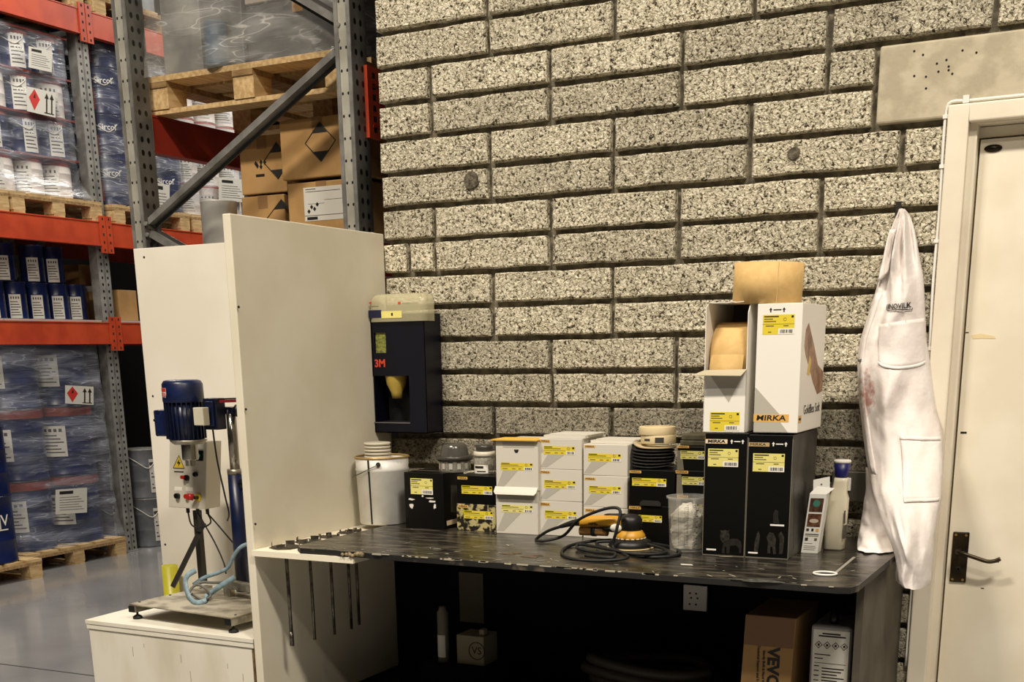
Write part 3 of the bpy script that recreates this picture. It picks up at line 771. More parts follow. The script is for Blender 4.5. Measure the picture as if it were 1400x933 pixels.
# thin sheets on the white stacks
for (t, l, dy) in ((B[2], 'creased thin white card lying on the stack of three white boxes', 0.01), (Cc[2], 'loose thin white card lying on the stack behind the sander', 0.03)):
    b = MB(); w_ = t['w']; b.box(-w_*0.42, w_*0.55, dy, 0.16, 0.0008, 0.010); b.box(-w_*0.35, w_*0.62, dy + .02, 0.15, 0.0105, 0.013)
    o = b.build('card_sheet', 'carton_white', loc=(t.location.x, t.location.y, t.location.z + t['h'])); tag(o, l, 'card')

# --- black boxes, sanding discs and tape
YD = -0.365
zd1 = at(890, 692, Y=YD).z; zd2 = at(890, 643, Y=YD).z
GB = 'black abrasive boxes'
d1 = carton('sanding_disc_box', 'lower black box with open black thumb flap behind the measuring cup', 'box', 859.5, 921, 744, YD, 0.20, BZ, zd1, 'carton_black', GB, yaw=-0.03)
print_label(d1, 866, 905, 704, 715); brand_tag(d1, 859.8, 876, 692.3, 697)
d2 = carton('sanding_disc_box', 'black box with yellow label carrying the pile of sanding discs', 'box', 859.5, 922, 692, YD, 0.20, zd1 + 0.0005, zd2, 'carton_black', GB, yaw=-0.03)
print_label(d2, 864, 911, 653.5, 666); brand_tag(d2, 860.5, 876.5, 643.5, 647.5)
xf, zf = loc2(d1, 890, 690)
b = MB(); b.prism([(xf - 0.035, zf - 0.004), (xf + 0.035, zf - 0.004), (xf + 0.034, zf + 0.006), (xf + 0.026, zf + 0.012), (xf - 0.026, zf + 0.012), (xf - 0.034, zf + 0.006)], -0.006, -0.004); b.build('thumb_flap', mat('carton_black_matt', (34, 32, 29), 0.6), d1)
mat('abrasive', (24, 21, 18), 0.85, col2=(42, 37, 31), nscale=90); mat('abrasive_back', (186, 168, 132), 0.8)
dc = Vector((at(893, 640, Y=YD + 0.075).x, YD + 0.078, zd2)); 
for k in range(7):
    b = MB(); rl = 0.066; z0 = 0.0; rim = 0.004 + 0.0008*k; warp = 0.010
    prof_n = 32; rings = []
    for (r, dz) in ((0.0, 0), (0.03, 0), (rl, 0)):
        pass
    vs = []; N_ = 30; radii_ = (0.008, 0.035, rl)
    for layer in (0, 1):
        for r in radii_:
            for q in range(N_):
                a = 2*math.pi*q/N_
                up = (max(0, math.cos(a - 0.5*k))**2)*warp*(r/rl)**2*(0.5 + 0.12*k) + (max(0, -math.cos(a - 0.3))**2)*warp*0.35*(r/rl)**2
                vs.append((r*math.cos(a), r*math.sin(a), up + (0.0042 if layer else 0)))
    fs = []
    for layer in (0, 1):
        o_ = layer*3*N_
        for i in range(2):
            for q in range(N_): fs.append((o_ + i*N_ + q, o_ + i*N_ + (q+1) % N_, o_ + (i+1)*N_ + (q+1) % N_, o_ + (i+1)*N_ + q))
    for q in range(N_): fs.append((2*N_ + q, 2*N_ + (q+1) % N_, 5*N_ + (q+1) % N_, 5*N_ + q))
    for q in range(N_): fs.append((q, (q+1) % N_, 3*N_ + (q+1) % N_, 3*N_ + q))
    b.add(vs, fs, 0, True)
    o = b.build('sanding_disc', ['abrasive' if k < 6 else 'abrasive_back'], loc=(dc.x + rp.uniform(-.003, .003), dc.y, dc.z + 0.003 + k*0.0098)); tag(o, 'round dark sanding disc in the pile under the tape, %s' % ('lowest', 'second from the box', 'third from the box', 'fourth from the box', 'third from the tape', 'second from the tape')[k] if k < 6 else 'top sanding disc of the pile, tan side up under the masking tape', 'sanding disc', 'sanding discs in a pile')
mat('tape_cream', (224, 204, 160), 0.6); mat('tape_side', (206, 184, 136), 0.7)
tz = dc.z + 0.003 + 7*0.0098 + 0.004
for k, (dx, hh, lab) in enumerate(((0.004, 0.026, 'lower masking tape roll with printed core on the sanding discs'), (0.0, 0.024, 'upper plain masking tape roll on the pile of sanding discs'))):
    t = thing('masking_tape', lab, 'tape', (dc.x + 0.012 + dx, dc.y - 0.004, tz), group='masking tape rolls')
    ro = 0.0545 if k == 0 else 0.056
    b = MB(); b.lathe([(0.040, 0.0), (ro, 0.0), (ro, hh), (0.040, hh), (0.040, 0.0)], 36, sharp=False); b.build('roll', 'tape_cream', t, bevel=0.001)
    b = MB(); b.lathe([(0.0375, 0.0005), (0.0398, 0.0005), (0.0398, hh + 0.0004), (0.0375, hh + 0.0004), (0.0375, 0.0005)], 30); b.build('core', 'tape_side' if k else 'label_white', t)
    if k == 0:
        b = MB(); b.lathe([(ro + 0.0004, 0.004), (ro + 0.0004, 0.020)], 10, a0=-1.4, a1=-0.9); b.lathe([(ro + 0.0004, 0.009), (ro + 0.0004, 0.016)], 6, a0=-2.1, a1=-1.7); b.build('print', 'ink_soft', t)
    tz += hh + 0.0004

YE = -0.36
GG = 'grey-edged black boxes behind the measuring cup'
ze = [BZ, at(945, 679, Y=YE).z, at(945, 644, Y=YE).z, at(945, 611, Y=YE).z]
words = ['lowest grey-edged black box, hidden behind the measuring cup', 'middle grey-edged black box just above the measuring cup', 'topmost grey-edged black box with flat grey packs lying on it']
lp = [(932, 962, 689, 701), (932.5, 963, 652, 664), (930.5, 963, 616.5, 628.5)]; tp_ = [(926, 941, 677.5, 682), (923.5, 941, 643.5, 648), (926, 942, 609.5, 613)]
mat('carton_greyside', (118, 112, 98), 0.5)
for i in range(3):
    t = carton('sanding_disc_box', words[i], 'box', 923.5, 972, 745, YE, 0.20, ze[i] + 0.0005*(i > 0), ze[i+1], 'carton_black', GG, yaw=0.0)
    x0, z1 = loc2(t, 924, 0); h_ = t['h']; w_ = t['w']
    b = MB(); b.prism([(-w_/2, 0.001), (-w_/2 + 0.022, 0.001), (-w_/2 + 0.014, h_ - 0.012), (-w_/2, h_ - 0.012)], -0.0004, -0.0001); b.build('grey_print', 'carton_greyside', t)
    print_label(t, *lp[i], base='label_pale' if i else 'label_yellow'); brand_tag(t, *tp_[i])
for k, (dz, wl) in enumerate(((0.0, 'lower flat grey-green pack lying on the grey-edged box stack'), (0.017, 'upper flat grey-green pack lying on the grey-edged box stack'))):
    b = MB(); b.box(-0.035, 0.06, 0.02, 0.15, 0, 0.0155); o = b.build('flat_pack', mat('pack_olive', (96, 90, 66), 0.6, col2=(70, 65, 46), nscale=30), loc=(at(945, 600, Y=YE + .02).x + 0.004*k, YE, ze[3] + 0.001 + dz), bevel=0.002); tag(o, wl, 'pack')

# --- measuring cup
clear_plastic('cup_clear', (214, 212, 202), 0.14, 0.2)
bc = at(931.5, 755, Z=BZ); rbm = 0.052; ctop = at(932, 678, Y=bc.y + 0.05).z - BZ
cup = thing('measuring_cup', 'clear plastic measuring cup filled with crumpled paper', 'cup', (bc.x, bc.y + rbm, BZ))
rtp = 0.060
b = MB(); b.lathe([(0, 0.002), (rbm - .002, 0.002), (rbm, 0.0), (rbm + .0006, 0.004), (rtp, ctop - 0.008), (rtp + 0.005, ctop - 0.006), (rtp + 0.005, ctop), (rtp - 0.001, ctop), (rtp - 0.001, ctop - .004), (rbm - 0.0012, 0.006), (0, 0.005)], 40); b.build('cup', 'cup_clear', cup)
b = MB()
for k in range(22):
    z = 0.022 + k*0.0055; rr_ = rbm + (rtp - rbm)*z/ctop + 0.0006
    for a0 in (-1.36, -0.98):
        b.lathe([(rr_, z), (rr_, z + 0.0013)], 2, a0=a0 + (0.05 if k % 5 else 0), a1=a0 + 0.13)
    if k % 3 == 0: b.lathe([(rr_, z), (rr_, z + 0.003)], 2, a0=-0.80, a1=-0.70)
for a0 in (-1.22, -0.84, -1.75, -1.40): b.lathe([(rbm + .0012, 0.015), (rtp - 0.001, ctop - 0.025)], 1, a0=a0, a1=a0 + 0.012)
b.build('scale_marks', 'ink_soft', cup)
b = MB(); N_ = 26; rings = []
for i in range(16):
    z = 0.008 + (ctop*0.80)*i/15.0; rr_ = (rbm + (rtp - rbm)*z/ctop)*0.90*(1.0 if i < 12 else (1 - (i - 11)*0.17)); ring = []
    for q in range(N_):
        a = 2*math.pi*q/N_; nn = noise.noise(Vector((math.cos(a)*2.3, math.sin(a)*2.3, z*42)))
        ring.append(((rr_ + nn*0.010)*math.cos(a)*0.97, (rr_ + nn*0.010)*math.sin(a)*0.97, z + 0.006*noise.noise(Vector((q*0.9, i, 3)))))
    rings.append(ring)
b.loft(rings, sm=False)
o = b.build('crumpled_paper', mat('paper_crumple', (226, 220, 204), 0.8, bump=0.6, bscale=60), loc=(bc.x, bc.y + rbm, BZ)); tag(o, 'crumpled white paper stuffed into the measuring cup', 'paper')
# --- tall roll boxes
YT = -0.50
zt1 = at(988, 592.5, Y=YT).z
GT = 'tall black roll boxes'
t1 = carton('abrasive_roll_box', 'tall black box with faint dog print, next to the measuring cup', 'box', 960.5, 1017, 761, YT, 0.30, BZ, zt1, 'carton_black', GT, yaw=0.02)
t2 = carton('abrasive_roll_box', 'tall black box with faint figures, next to the small opened white box', 'box', 1018.5, 1077, 763, YT + 0.004, 0.30, BZ, at(1048, 595, Y=YT).z, 'carton_black', GT, yaw=0.02, side='carton_black_side')
print_label(t1, 968.5, 1009, 613.5, 639, 'label_pale', 'sq'); print_label(t2, 1030, 1072, 620, 646, 'label_pale', 'sq')
brand_tag(t1, 965, 994.5, 600.5, 607, 'tag_cream'); brand_tag(t2, 1021, 1052, 605, 611, mat('tag_tan', (186, 158, 112), 0.5) and 'tag_tan')
def arrows(t, xc, y, w_px, m='label_white'):
    x0, z0 = loc2(t, xc - w_px/2, y); x1, _ = loc2(t, xc + w_px/2, y); b = MB(); h = 0.006
    for x in (x0, x1): b.prism([(x - h*.28, z0 - h), (x + h*.28, z0 - h), (x + h*.28, z0), (x + h*.75, z0), (x, z0 + h), (x - h*.75, z0), (x - h*.28, z0)], -0.0007, -0.0001)
    b.box(x0 + h*1.2, x1 - h*1.2, -0.0007, -0.0001, z0 - h*0.2, z0 + h*0.25); b.build('arrows', m, t)
arrows(t1, 1008, 604, 15); arrows(t2, 1066, 607.5, 17)
def outline(t, pts, m, name='faint_print', sc=1.0):
    b = MB(); L_ = [loc2(t, *q) for q in pts]; b.prism(L_, -0.0005, -0.0001); return b.build(name, m, t)
mat('print_faint', (38, 35, 30), 0.45, col2=(24, 22, 19), nscale=90, lo=.35, hi=.65); mat('print_mid', (58, 54, 47), 0.45, col2=(28, 26, 22), nscale=110, lo=.35, hi=.65)
outline(t1, [(987, 757), (988, 746), (990, 741), (1000, 737), (1008, 737), (1013, 741), (1014, 748), (1013, 757), (1010.5, 757), (1010, 750), (1006, 746), (998, 747), (997, 757), (993.5, 757), (993, 748), (991, 748), (990.5, 757)], 'print_faint')
outline(t1, [(984.5, 733), (986, 728), (984.5, 725.5), (988, 726), (991, 725), (994, 726), (997.5, 725.5), (996, 728), (997.5, 733), (997, 738), (994, 742), (988, 742), (985, 738)], 'print_mid')
outline(t1, [(987.5, 736), (994.5, 736), (994, 739.5), (988, 739.5)], 'carton_black_matt')
outline(t2, [(1031, 754), (1032, 740), (1035, 730), (1037, 726), (1039, 733), (1038, 742), (1036, 755)], 'print_mid')
outline(t2, [(1049, 757), (1050, 742), (1048, 735), (1052, 728), (1058, 730), (1061, 738), (1060, 748), (1061, 758), (1057, 758), (1056, 748), (1053, 748), (1053, 757)], 'print_mid')
outline(t2, [(1065, 758), (1066, 740), (1064, 731), (1068, 727), (1072, 735), (1071, 748), (1070, 758)], 'print_mid')
outline(t2, [(1057, 715), (1057, 704), (1060, 697), (1064, 699), (1064, 710), (1066, 717)], 'print_faint')
for (t, xa, xb, y) in ((t1, 966, 979, 751.5), (t2, 1023, 1036, 756), (t2, 1053, 1072, 718.5)):
    x0, z0 = loc2(t, xa, y + .7); x1, z1 = loc2(t, xb, y - .6); MB().box(x0, x1, -0.0006, -0.0001, z0, z1).build('print_bar', 'label_white', t)
for t in (t1, t2):                               # pale worn edges of the cartons
    w_, h_ = t['w'], t['h']; b = MB()
    for s in (-1, 1): b.box(s*w_/2 - 0.0012, s*w_/2 + 0.0004, -0.0006, 0.001, 0.002, h_ - 0.01)
    b.box(-w_/2, w_/2, -0.0006, 0.001, -0.0002, 0.002); b.build('worn_edge', mat('worn_edge', (112, 106, 92), 0.7), t)
b = MB(); b.prism([(0.06, 0.02), (0.19, 0.06), (0.19, 0.20), (0.03, 0.21)], t2['w']/2 + 0.0001, t2['w']/2 + 0.0006, T=Matrix(((0, 1, 0, 0), (1, 0, 0, 0), (0, 0, 1, 0), (0, 0, 0, 1)))); b.build('side_print', 'print_mid', t2)

# white roll boxes on them
YU = -0.495
zu0 = t1.location.z + t1['h'] + 0.001; zu1 = at(1062, 415, Y=YU).z
wb = carton('abrasive_roll_box', 'tall white closed roll box with orange band standing on the black boxes', 'box', 1030, 1090, 591, YU, 0.29, zu0 + 0.002, zu1, mat('carton_bright', (240, 236, 226), 0.45), 'white roll boxes', yaw=0.02)
print_label(wb, 1043.5, 1085.5, 431, 457, 'label_yellow', 'sq')
arrows(wb, 1063, 424, 18, 'ink')
brand_tag(wb, 1030.5, 1078, 566.5, 577.5, 'tag_orange')
w_, h_ = wb['w'], wb['h']
b = MB(); b.prism([(-w_/2 + .001, 0.002), (-w_/2 + .001, h_*0.36), (0.012, h_*0.14), (-0.01, 0.002)], -0.0004, -0.0001); b.prism([(0.0, 0.13*h_), (-0.035, 0.002), (0.035, 0.002)], -0.0005, -0.0002); b.build('grey_print', 'carton_grey_print', wb)
YZ = Matrix(((0, 1, 0, 0), (1, 0, 0, 0), (0, 0, 1, 0), (0, 0, 0, 1)))
xr = w_/2
b = MB(); b.prism([(0.045, h_*0.80), (0.075, h_*0.85), (0.15, h_*0.68), (0.21, h_*0.52), (0.285, h_*0.46), (0.285, h_*0.30), (0.22, h_*0.28), (0.16, h_*0.38), (0.095, h_*0.52), (0.055, h_*0.60), (0.035, h_*0.68)], xr + 0.0001, xr + 0.0006, T=YZ); b.build('hand_print', mat('hand_print', (168, 128, 96), 0.5, col2=(120, 84, 62), nscale=25), wb)
b = MB(); b.prism([(0.08, h_*0.45), (0.10, h_*0.60), (0.125, h_*0.56), (0.11, h_*0.44)], xr + 0.0003, xr + 0.0008, T=YZ); b.build('sandpaper_print', mat('print_yellow', (214, 182, 92), 0.5), wb)
b = MB(); b.box(xr + 0.0001, xr + 0.0006, 0.003, 0.036, 0.026, 0.046); b.build('side_tag', 'tag_orange', wb)
lettering('Goldflex Soft', 0.036, 'ink_soft', wb, (xr + 0.0006, 0.160, 0.058), (math.pi/2, 0, math.pi/2), sx=1.05)
lettering('MIRKA', 0.010, 'ink', wb, (xr + 0.0008, 0.0195, 0.036), (math.pi/2, 0, math.pi/2), slant=0.1)
b = MB(); b.prism([(-w_*0.5, h_), (w_*0.5, h_), (w_*0.36, h_ - 0.010), (-w_*0.36, h_ - 0.010)], 0.012, 0.014); b.build('tuck_flap', 'carton_black', wb)

ob_x0 = at(961, 590, Y=YU).x; ob_x1 = at(1018, 590, Y=YU).x; ow = ob_x1 - ob_x0
ob = thing('abrasive_roll_box', 'tall white opened roll box with torn top and flap folded out', 'box', ((ob_x0 + ob_x1)/2, YU, zu0), 0.02, 'white roll boxes')
oh = at(990, 413, Y=YU).z - zu0; fzt = at(990, 508, Y=YU).z - zu0; th = 0.002; D = 0.27
b = MB(); b.box(-ow/2, ow/2, 0, th, 0, fzt); b.build('front_wall', 'carton_bright', ob)
ob['w'] = ow; ob['h'] = oh
for s in (-1, 1):
    b = MB(); x = s*(ow/2 - th)
    pts = [(0.0, 0.0), (D, 0.0), (D, oh), (0.05, oh), (0.02, oh - 0.004), (0.0, oh - 0.012)]
    if s > 0: pts = [(0.0, 0.0), (D, 0.0), (D, oh), (0.03, oh + 0.006), (0.0, oh - 0.03)]
    b.prism(pts, min(x, x + s*th), max(x, x + s*th), T=YZ); b.build('side_wall', ['carton_bright'], ob)
b = MB(); b.box(-ow/2, ow/2, D - th, D, 0, oh); b.box(-ow/2, ow/2, 0, D, 0, th); b.build('back_wall', 'carton_inside', ob)
b = MB(); tv = []
nn = 14
for k in range(nn + 1):
    x = -ow/2 + ow*k/nn; tv.append((x, 0.012 + 0.018*abs(noise.noise(Vector((k*0.8, 1.3, 0)))), oh + 0.003*noise.noise(Vector((k*1.7, 0, 5)))))
bv = [(x, D, oh - 0.001) for x, _, _ in tv]
b.add(tv + bv + [(x, y, z - 0.002) for x, y, z in tv] + [(x, y, z - 0.002) for x, y, z in bv],
      [(k, k+1, nn+2+k, nn+1+k) for k in range(nn)] + [(2*(nn+1)+k, 3*(nn+1)+k, 3*(nn+1)+k+1, 2*(nn+1)+k+1) for k in range(nn)] + [(k, 2*(nn+1)+k, 2*(nn+1)+k+1, k+1) for k in range(nn)])
b.build('torn_top', 'torn_white', ob)
b = MB(); b.hexa([(-ow/2 - 0.022, -0.040, fzt - 0.010), (ow/2 - 0.006, -0.036, fzt - 0.012), (ow/2, 0.0, fzt + 0.004), (-ow/2, 0.0, fzt + 0.002)], [(-ow/2 - 0.022, -0.040, fzt - 0.0085), (ow/2 - 0.006, -0.036, fzt - 0.0105), (ow/2, 0.0, fzt + 0.0055), (-ow/2, 0.0, fzt + 0.0035)]); b.build('folded_flap', mat('flap_grey', (188, 178, 152), 0.7), ob)
b = MB(); b.prism([(-ow*.40, fzt - 0.004), (ow*.44, fzt - 0.004), (ow*0.10, fzt*0.50)], -0.0006, -0.0001); b.build('triangle_print', 'carton_grey_print', ob)
print_label(ob, 971, 1010.5, 563.5, 589.5, 'label_yellow', 'sq')
rl = 0.093
roll = thing('abrasive_roll', 'tan sandpaper roll showing inside the opened white box', 'sandpaper roll', (ob.location.x, YU + 0.112, zu0 + fzt - 0.055 + 0.0))
zc = rl + 0.002
b = MB(); T = Matrix.Translation((0, 0, zc)) @ Matrix.Rotation(math.pi/2, 4, 'Y')
b.lathe([(0.03, -ow*0.42), (rl, -ow*0.42), (rl, ow*0.42), (0.03, ow*0.42), (0.03, -ow*0.42)], 48, T=T); b.build('roll', 'tan_paper', roll)
b = MB(); sh = []
for k in range(10):
    a = 0.9 - 1.5*k/9 if False else None
    u = k/9; sh.append((-0.112 + 0.004 + 0.05*(u**2.2), zc*0.35 + 0.115*u))
for j in range(2):
    pass
vs = []
for (y, z) in sh:
    for x in (-ow*0.40, ow*0.38): vs.append((x, y, z))
b.add(vs, [(2*k, 2*k+1, 2*k+3, 2*k+2) for k in range(9)], 0, True); sh_o = b.build('loose_end', 'tan_paper', roll, recalc=False)
sm = sh_o.modifiers.new('thick', 'SOLIDIFY'); sm.thickness = 0.001
# standing roll on top
rp0 = at(1047, 409, Y=YU + 0.02)
ro = thing('abrasive_roll', 'large tan sandpaper roll standing on top of the white boxes', 'sandpaper roll', (at(1049, 380, Y=YU + 0.10).x, YU + 0.105, wb.location.z + wb['h'] + 0.002))
hr = at(1049, 349, Y=YU + 0.01).z - at(1049, 407, Y=YU + 0.01).z
rr_ = (at(1100, 380, Y=YU + 0.10).x - at(998, 380, Y=YU + 0.10).x)/2*0.90
tl = Matrix.Rotation(0.030, 4, 'Y')
b = MB(); b.lathe([(0.035, 0.0), (rr_, 0.0), (rr_, hr), (0.035, hr), (0.035, 0.0)], 64, T=tl); b.build('roll', 'tan_paper', ro)
b = MB(); b.lathe([(0.030, 0.0005), (0.0348, 0.0005), (0.0348, hr + .0004), (0.030, hr + .0004), (0.030, .0005)], 32, T=tl); b.build('core', 'kraft_dark', ro)
a = -1.02; b = MB(); b.lathe([(rr_ + 0.0004, 0.001), (rr_ + 0.0004, hr - 0.001)], 2, T=tl, a0=a - .012, a1=a); o = b.build('paper_end', 'tape_side', ro)

# --- eyewash box and spray bottle
YW = -0.365
ep = at(1119, 752, Z=BZ)
eb = thing('small_box', 'small white box with an opened top leaning by the bottle', 'box', (at(1106.5, 751, Y=YW).x, YW, BZ), 0.05)
ew = at(1118, 751, Y=YW).x - at(1095.5, 751, Y=YW).x; eh = at(1120, 676, Y=YW).z - BZ
sh_ = 0.10
def lean(q): return (q[0] + sh_*q[2], q[1], q[2])
vs = [lean((x, y, z)) for z in (0, eh) for (x, y) in ((-ew/2, 0), (ew/2, 0), (ew/2, 0.05), (-ew/2, 0.05))]
b = MB(); b.hexa(vs[:4], vs[4:]); b.build('carton', mat('carton_clean', (240, 238, 230), 0.45), eb, bevel=0.001)
def eprint(x0, x1, z0, z1, m, y=-0.0005):
    pts = [lean((ew*(x0 - .5), y, eh*z0)), lean((ew*(x1 - .5), y, eh*z0)), lean((ew*(x1 - .5), y, eh*z1)), lean((ew*(x0 - .5), y, eh*z1))]
    b = MB(); b.hexa(pts, [(q[0], -0.0001, q[2]) for q in pts]); return b.build('print', m, eb)
eprint(0.10, 0.90, 0.70, 0.93, mat('photo_brown', (98, 66, 46), 0.4, col2=(60, 42, 32), nscale=90))
eprint(0.10, 0.90, 0.45, 0.67, mat('photo_tan', (122, 84, 58), 0.4, col2=(84, 52, 38), nscale=90))
for (cx, cz, m, rx, rz) in ((0.5, 0.845, mat('photo_teal', (70, 128, 112), 0.4), .22, .06), (0.5, 0.55, mat('photo_pale', (206, 190, 170), 0.5), .28, .035)):
    b = MB(); pts = [lean((ew*(cx - .5 + rx*math.cos(k*math.pi/7)), -0.0009, eh*(cz + rz*math.sin(k*math.pi/7)))) for k in range(14)]; b.poly(pts); b.build('print', m, eb, recalc=False)
for (a_, c_, d_, e_, m) in ((0.12, 0.28, 0.375, 0.42, 'ink_soft'), (0.42, 0.55, 0.375, 0.42, 'brass'), (0.68, 0.86, 0.37, 0.42, 'tag_orange'), (0.10, 0.9, 0.315, 0.33, 'ink_soft'), (0.10, 0.9, 0.29, 0.30, 'ink_grey'), (0.12, 0.30, 0.21, 0.265, 'ink_soft'), (0.68, 0.84, 0.215, 0.26, 'ink_grey'), (0.12, 0.6, 0.165, 0.172, 'ink_grey'), (0.12, 0.8, 0.12, 0.127, 'ink_grey'), (0.12, 0.85, 0.09, 0.097, 'ink_grey'), (0.12, 0.8, 0.06, 0.067, 'ink_grey')): eprint(a_, c_, d_, e_, m)
b = MB(); e = [lean((-ew/2, 0.05, eh)), lean((ew/2, 0.05, eh)), (ew*.42 + sh_*eh, 0.058, eh + 0.045), (-ew*.55 + sh_*eh, 0.058, eh + 0.034)]; b.hexa(e, [(x, y + 0.001, z) for x, y, z in e]); fb = b.build('open_flap', 'carton_clean', eb)
b = MB(); cx = (e[0][0] + e[2][0])/2; b.poly([(cx - .004, 0.0535, eh + 0.018), (cx, 0.0535, eh + 0.011), (cx + .004, 0.0535, eh + 0.018), (cx, 0.0535, eh + 0.026)]); b.build('print', 'ink', fb, recalc=False)
e = [lean((-ew/2, 0, eh)), lean((ew/2, 0, eh)), (ew*.5 + sh_*eh + .016, 0.03, eh + 0.014), (-ew*.2 + sh_*eh, 0.03, eh + 0.018)]
b = MB(); b.hexa(e, [(x, y + 0.001, z + .001) for x, y, z in e]); b.build('open_flap', 'carton_clean', eb)

YQ = -0.29
bt = thing('plastic_bottle', 'tall white plastic bottle with dark blue flip cap', 'bottle', (at(1137, 751, Y=YQ).x, YQ, BZ))
bh = at(1140, 654, Y=YQ).z - BZ
clear_plastic('bottle_plastic', (226, 218, 192), 0.93, 0.35)
secs = [(0.0, 0.026, 0.020), (0.004, 0.031, 0.024), (0.10, 0.032, 0.025), (0.15, 0.030, 0.024), (bh*0.80, 0.022, 0.020), (bh*0.94, 0.020, 0.018), (bh, 0.019, 0.018)]
rings = []
for (z, rx, ry) in secs:
    off = 0.012*(z/bh)**2
    rings.append([(off + rx*math.copysign(abs(math.cos(a))**0.6, math.cos(a)), 0.025 + ry*math.copysign(abs(math.sin(a))**0.6, math.sin(a)), z) for a in (2*math.pi*k/24 for k in range(24))])
MB().loft(rings).build('body', 'bottle_plastic', bt)
ch = at(1140, 630, Y=YQ).z - BZ
b = MB(); b.lathe([(0, bh), (0.018, bh), (0.019, bh + 0.004), (0.024, ch - 0.008), (0, ch - 0.008)], 24, (0.012, 0.025, 0)); cp = b.build('cap', mat('cap_blue', (22, 24, 92), 0.4), bt)
b = MB(); b.lathe([(0, ch - 0.008), (0.0245, ch - 0.008), (0.025, ch - 0.002), (0.022, ch + 0.001), (0, ch + 0.001)], 24, (0.012, 0.025, 0)); b.build('cap_top', 'plastic_white', cp)
b = MB()
for (z0, z1) in ((0.035, 0.075), (0.08, 0.118)):
    ang = -0.45
    pts = [(0.031, -0.002, z0), (0.0335, 0.030, z0), (0.0335, 0.030, z1), (0.031, -0.002, z1)]
    b.hexa([(x + 0.0008, y, z) for x, y, z in pts], pts)
b.build('label', 'ink_soft', bt)

# --- loose bits on the bench
pr = at(1128, 786, Z=BZ)
rg = thing('cable_tie', 'white plastic tie with a ring and a flat tail on the worktop', 'cable tie', (pr.x, pr.y, BZ))
b = MB(); b.tube([(0.030*math.cos(k*math.pi/12), 0.030*0.85*math.sin(k*math.pi/12), 0.003) for k in range(24)], 0.003, 6, closed=True); b.build('ring', 'plastic_white', rg)
e2 = at(1168, 763, Z=BZ); b = MB(); b.bar((0.022, 0.018, 0.0015), (e2.x - pr.x, e2.y - pr.y, 0.0015), 0.008, 0.002); b.build('tail', mat('tie_grey', (150, 146, 134), 0.5), rg)
p = at(938, 774, Z=BZ); b = MB(); b.prism([(-.018, -.004), (.014, -.006), (.02, .001), (-.012, .005)], 0.0004, 0.002, T=Matrix.Rotation(math.pi/2, 4, 'X')); o = b.build('paper_scrap', 'torn_white', loc=(p.x, p.y, BZ + 0.002)); tag(o, 'small torn white paper scrap in front of the tall black boxes', 'paper scrap')

# --- orbital sander and its cable
sp0 = at(862, 741, Z=BZ)
SY = -0.46
sd = thing('orbital_sander', 'yellow and black orbital sander lying on the bench with cable', 'sander', (at(862, 735, Y=SY).x, SY, BZ))
mat('sander_yellow', (206, 152, 46), 0.4); mat('sander_black', (20, 19, 18), 0.45)
def ell(cx, cy, cz, ry, rz, n=20, sq=0.75, dx=0.0): return [(cx + dx*math.sin(2*math.pi*k/n), cy + ry*math.copysign(abs(math.cos(2*math.pi*k/n))**sq, math.cos(2*math.pi*k/n)), cz + rz*math.copysign(abs(math.sin(2*math.pi*k/n))**sq, math.sin(2*math.pi*k/n))) for k in range(n)]
b = MB(); b.lathe([(0, 0.004), (0.066, 0.004), (0.0675, 0.008), (0.062, 0.022), (0.046, 0.028), (0, 0.028)], 40); pad = b.build('pad', 'sander_black', sd)
b = MB(); b.lathe([(0, 0.0005), (0.071, 0.0005), (0.071, 0.0038), (0, 0.0038)], 40); b.build('abrasive_disc', 'tape_side', sd)
b = MB(); b.lathe([(0.042, 0.027), (0.046, 0.030), (0.044, 0.040), (0.036, 0.052), (0.033, 0.054), (0, 0.054)], 36); sk = b.build('skirt', 'sander_yellow', sd)
b = MB()
for k in range(18):
    a = 2*math.pi*k/18; b.box(0.0445, 0.0468, -0.0045, 0.0045, 0.030, 0.0325, T=Matrix.Rotation(a, 4, 'Z'))
b.build('vent_slot', 'label_white', sk)
b = MB(); b.lathe([(0.032, 0.052), (0.034, 0.058), (0.036, 0.072), (0.035, 0.086), (0.029, 0.096), (0.018, 0.101), (0, 0.102)], 32); b.build('motor_cap', 'sander_black', sd)
b = MB(); rings = [ell(-0.015, 0, 0.078, 0.030, 0.016), ell(-0.045, 0, 0.078, 0.030, 0.019), ell(-0.09, 0, 0.077, 0.027, 0.018), ell(-0.13, 0, 0.074, 0.024, 0.018), ell(-0.155, 0, 0.071, 0.022, 0.017), ell(-0.163, 0, 0.070, 0.018, 0.014)]
b.loft(rings); bd_ = b.build('body', 'sander_yellow', sd)
b = MB(); b.loft([ell(-0.02, 0, 0.056, 0.026, 0.012), ell(-0.06, 0, 0.056, 0.024, 0.011), ell(-0.085, 0, 0.058, 0.02, 0.008)]); b.build('lower_grip', 'sander_black', sd)
b = MB(); b.loft([ell(-0.02, 0, 0.0985, 0.010, 0.004), ell(-0.075, 0, 0.0975, 0.008, 0.003), ell(-0.085, 0, 0.096, 0.005, 0.002)]); b.build('lever', 'sander_black', sd)
b = MB(); b.lathe([(0, 0), (0.016, 0), (0.017, 0.003), (0.016, 0.006), (0, 0.006)], 20, T=Matrix.Translation((-0.035, -0.028, 0.062)) @ Matrix.Rotation(math.pi/2, 4, 'X') @ Matrix.Diagonal((1.1, .75, 1, 1))); b.build('side_badge', 'label_white', sd)
b = MB(); b.tube([(-0.075, 0, 0.045), (-0.165, -0.004, 0.044)], 0.014, 18); b.build('dust_spout', mat('spout_tan', (150, 112, 58), 0.4), sd)
b = MB(); b.tube([(-0.112, -0.002, 0.0448), (-0.125, -0.002, 0.0445)], 0.0165, 18); b.build('spout_ring', 'sander_black', sd)
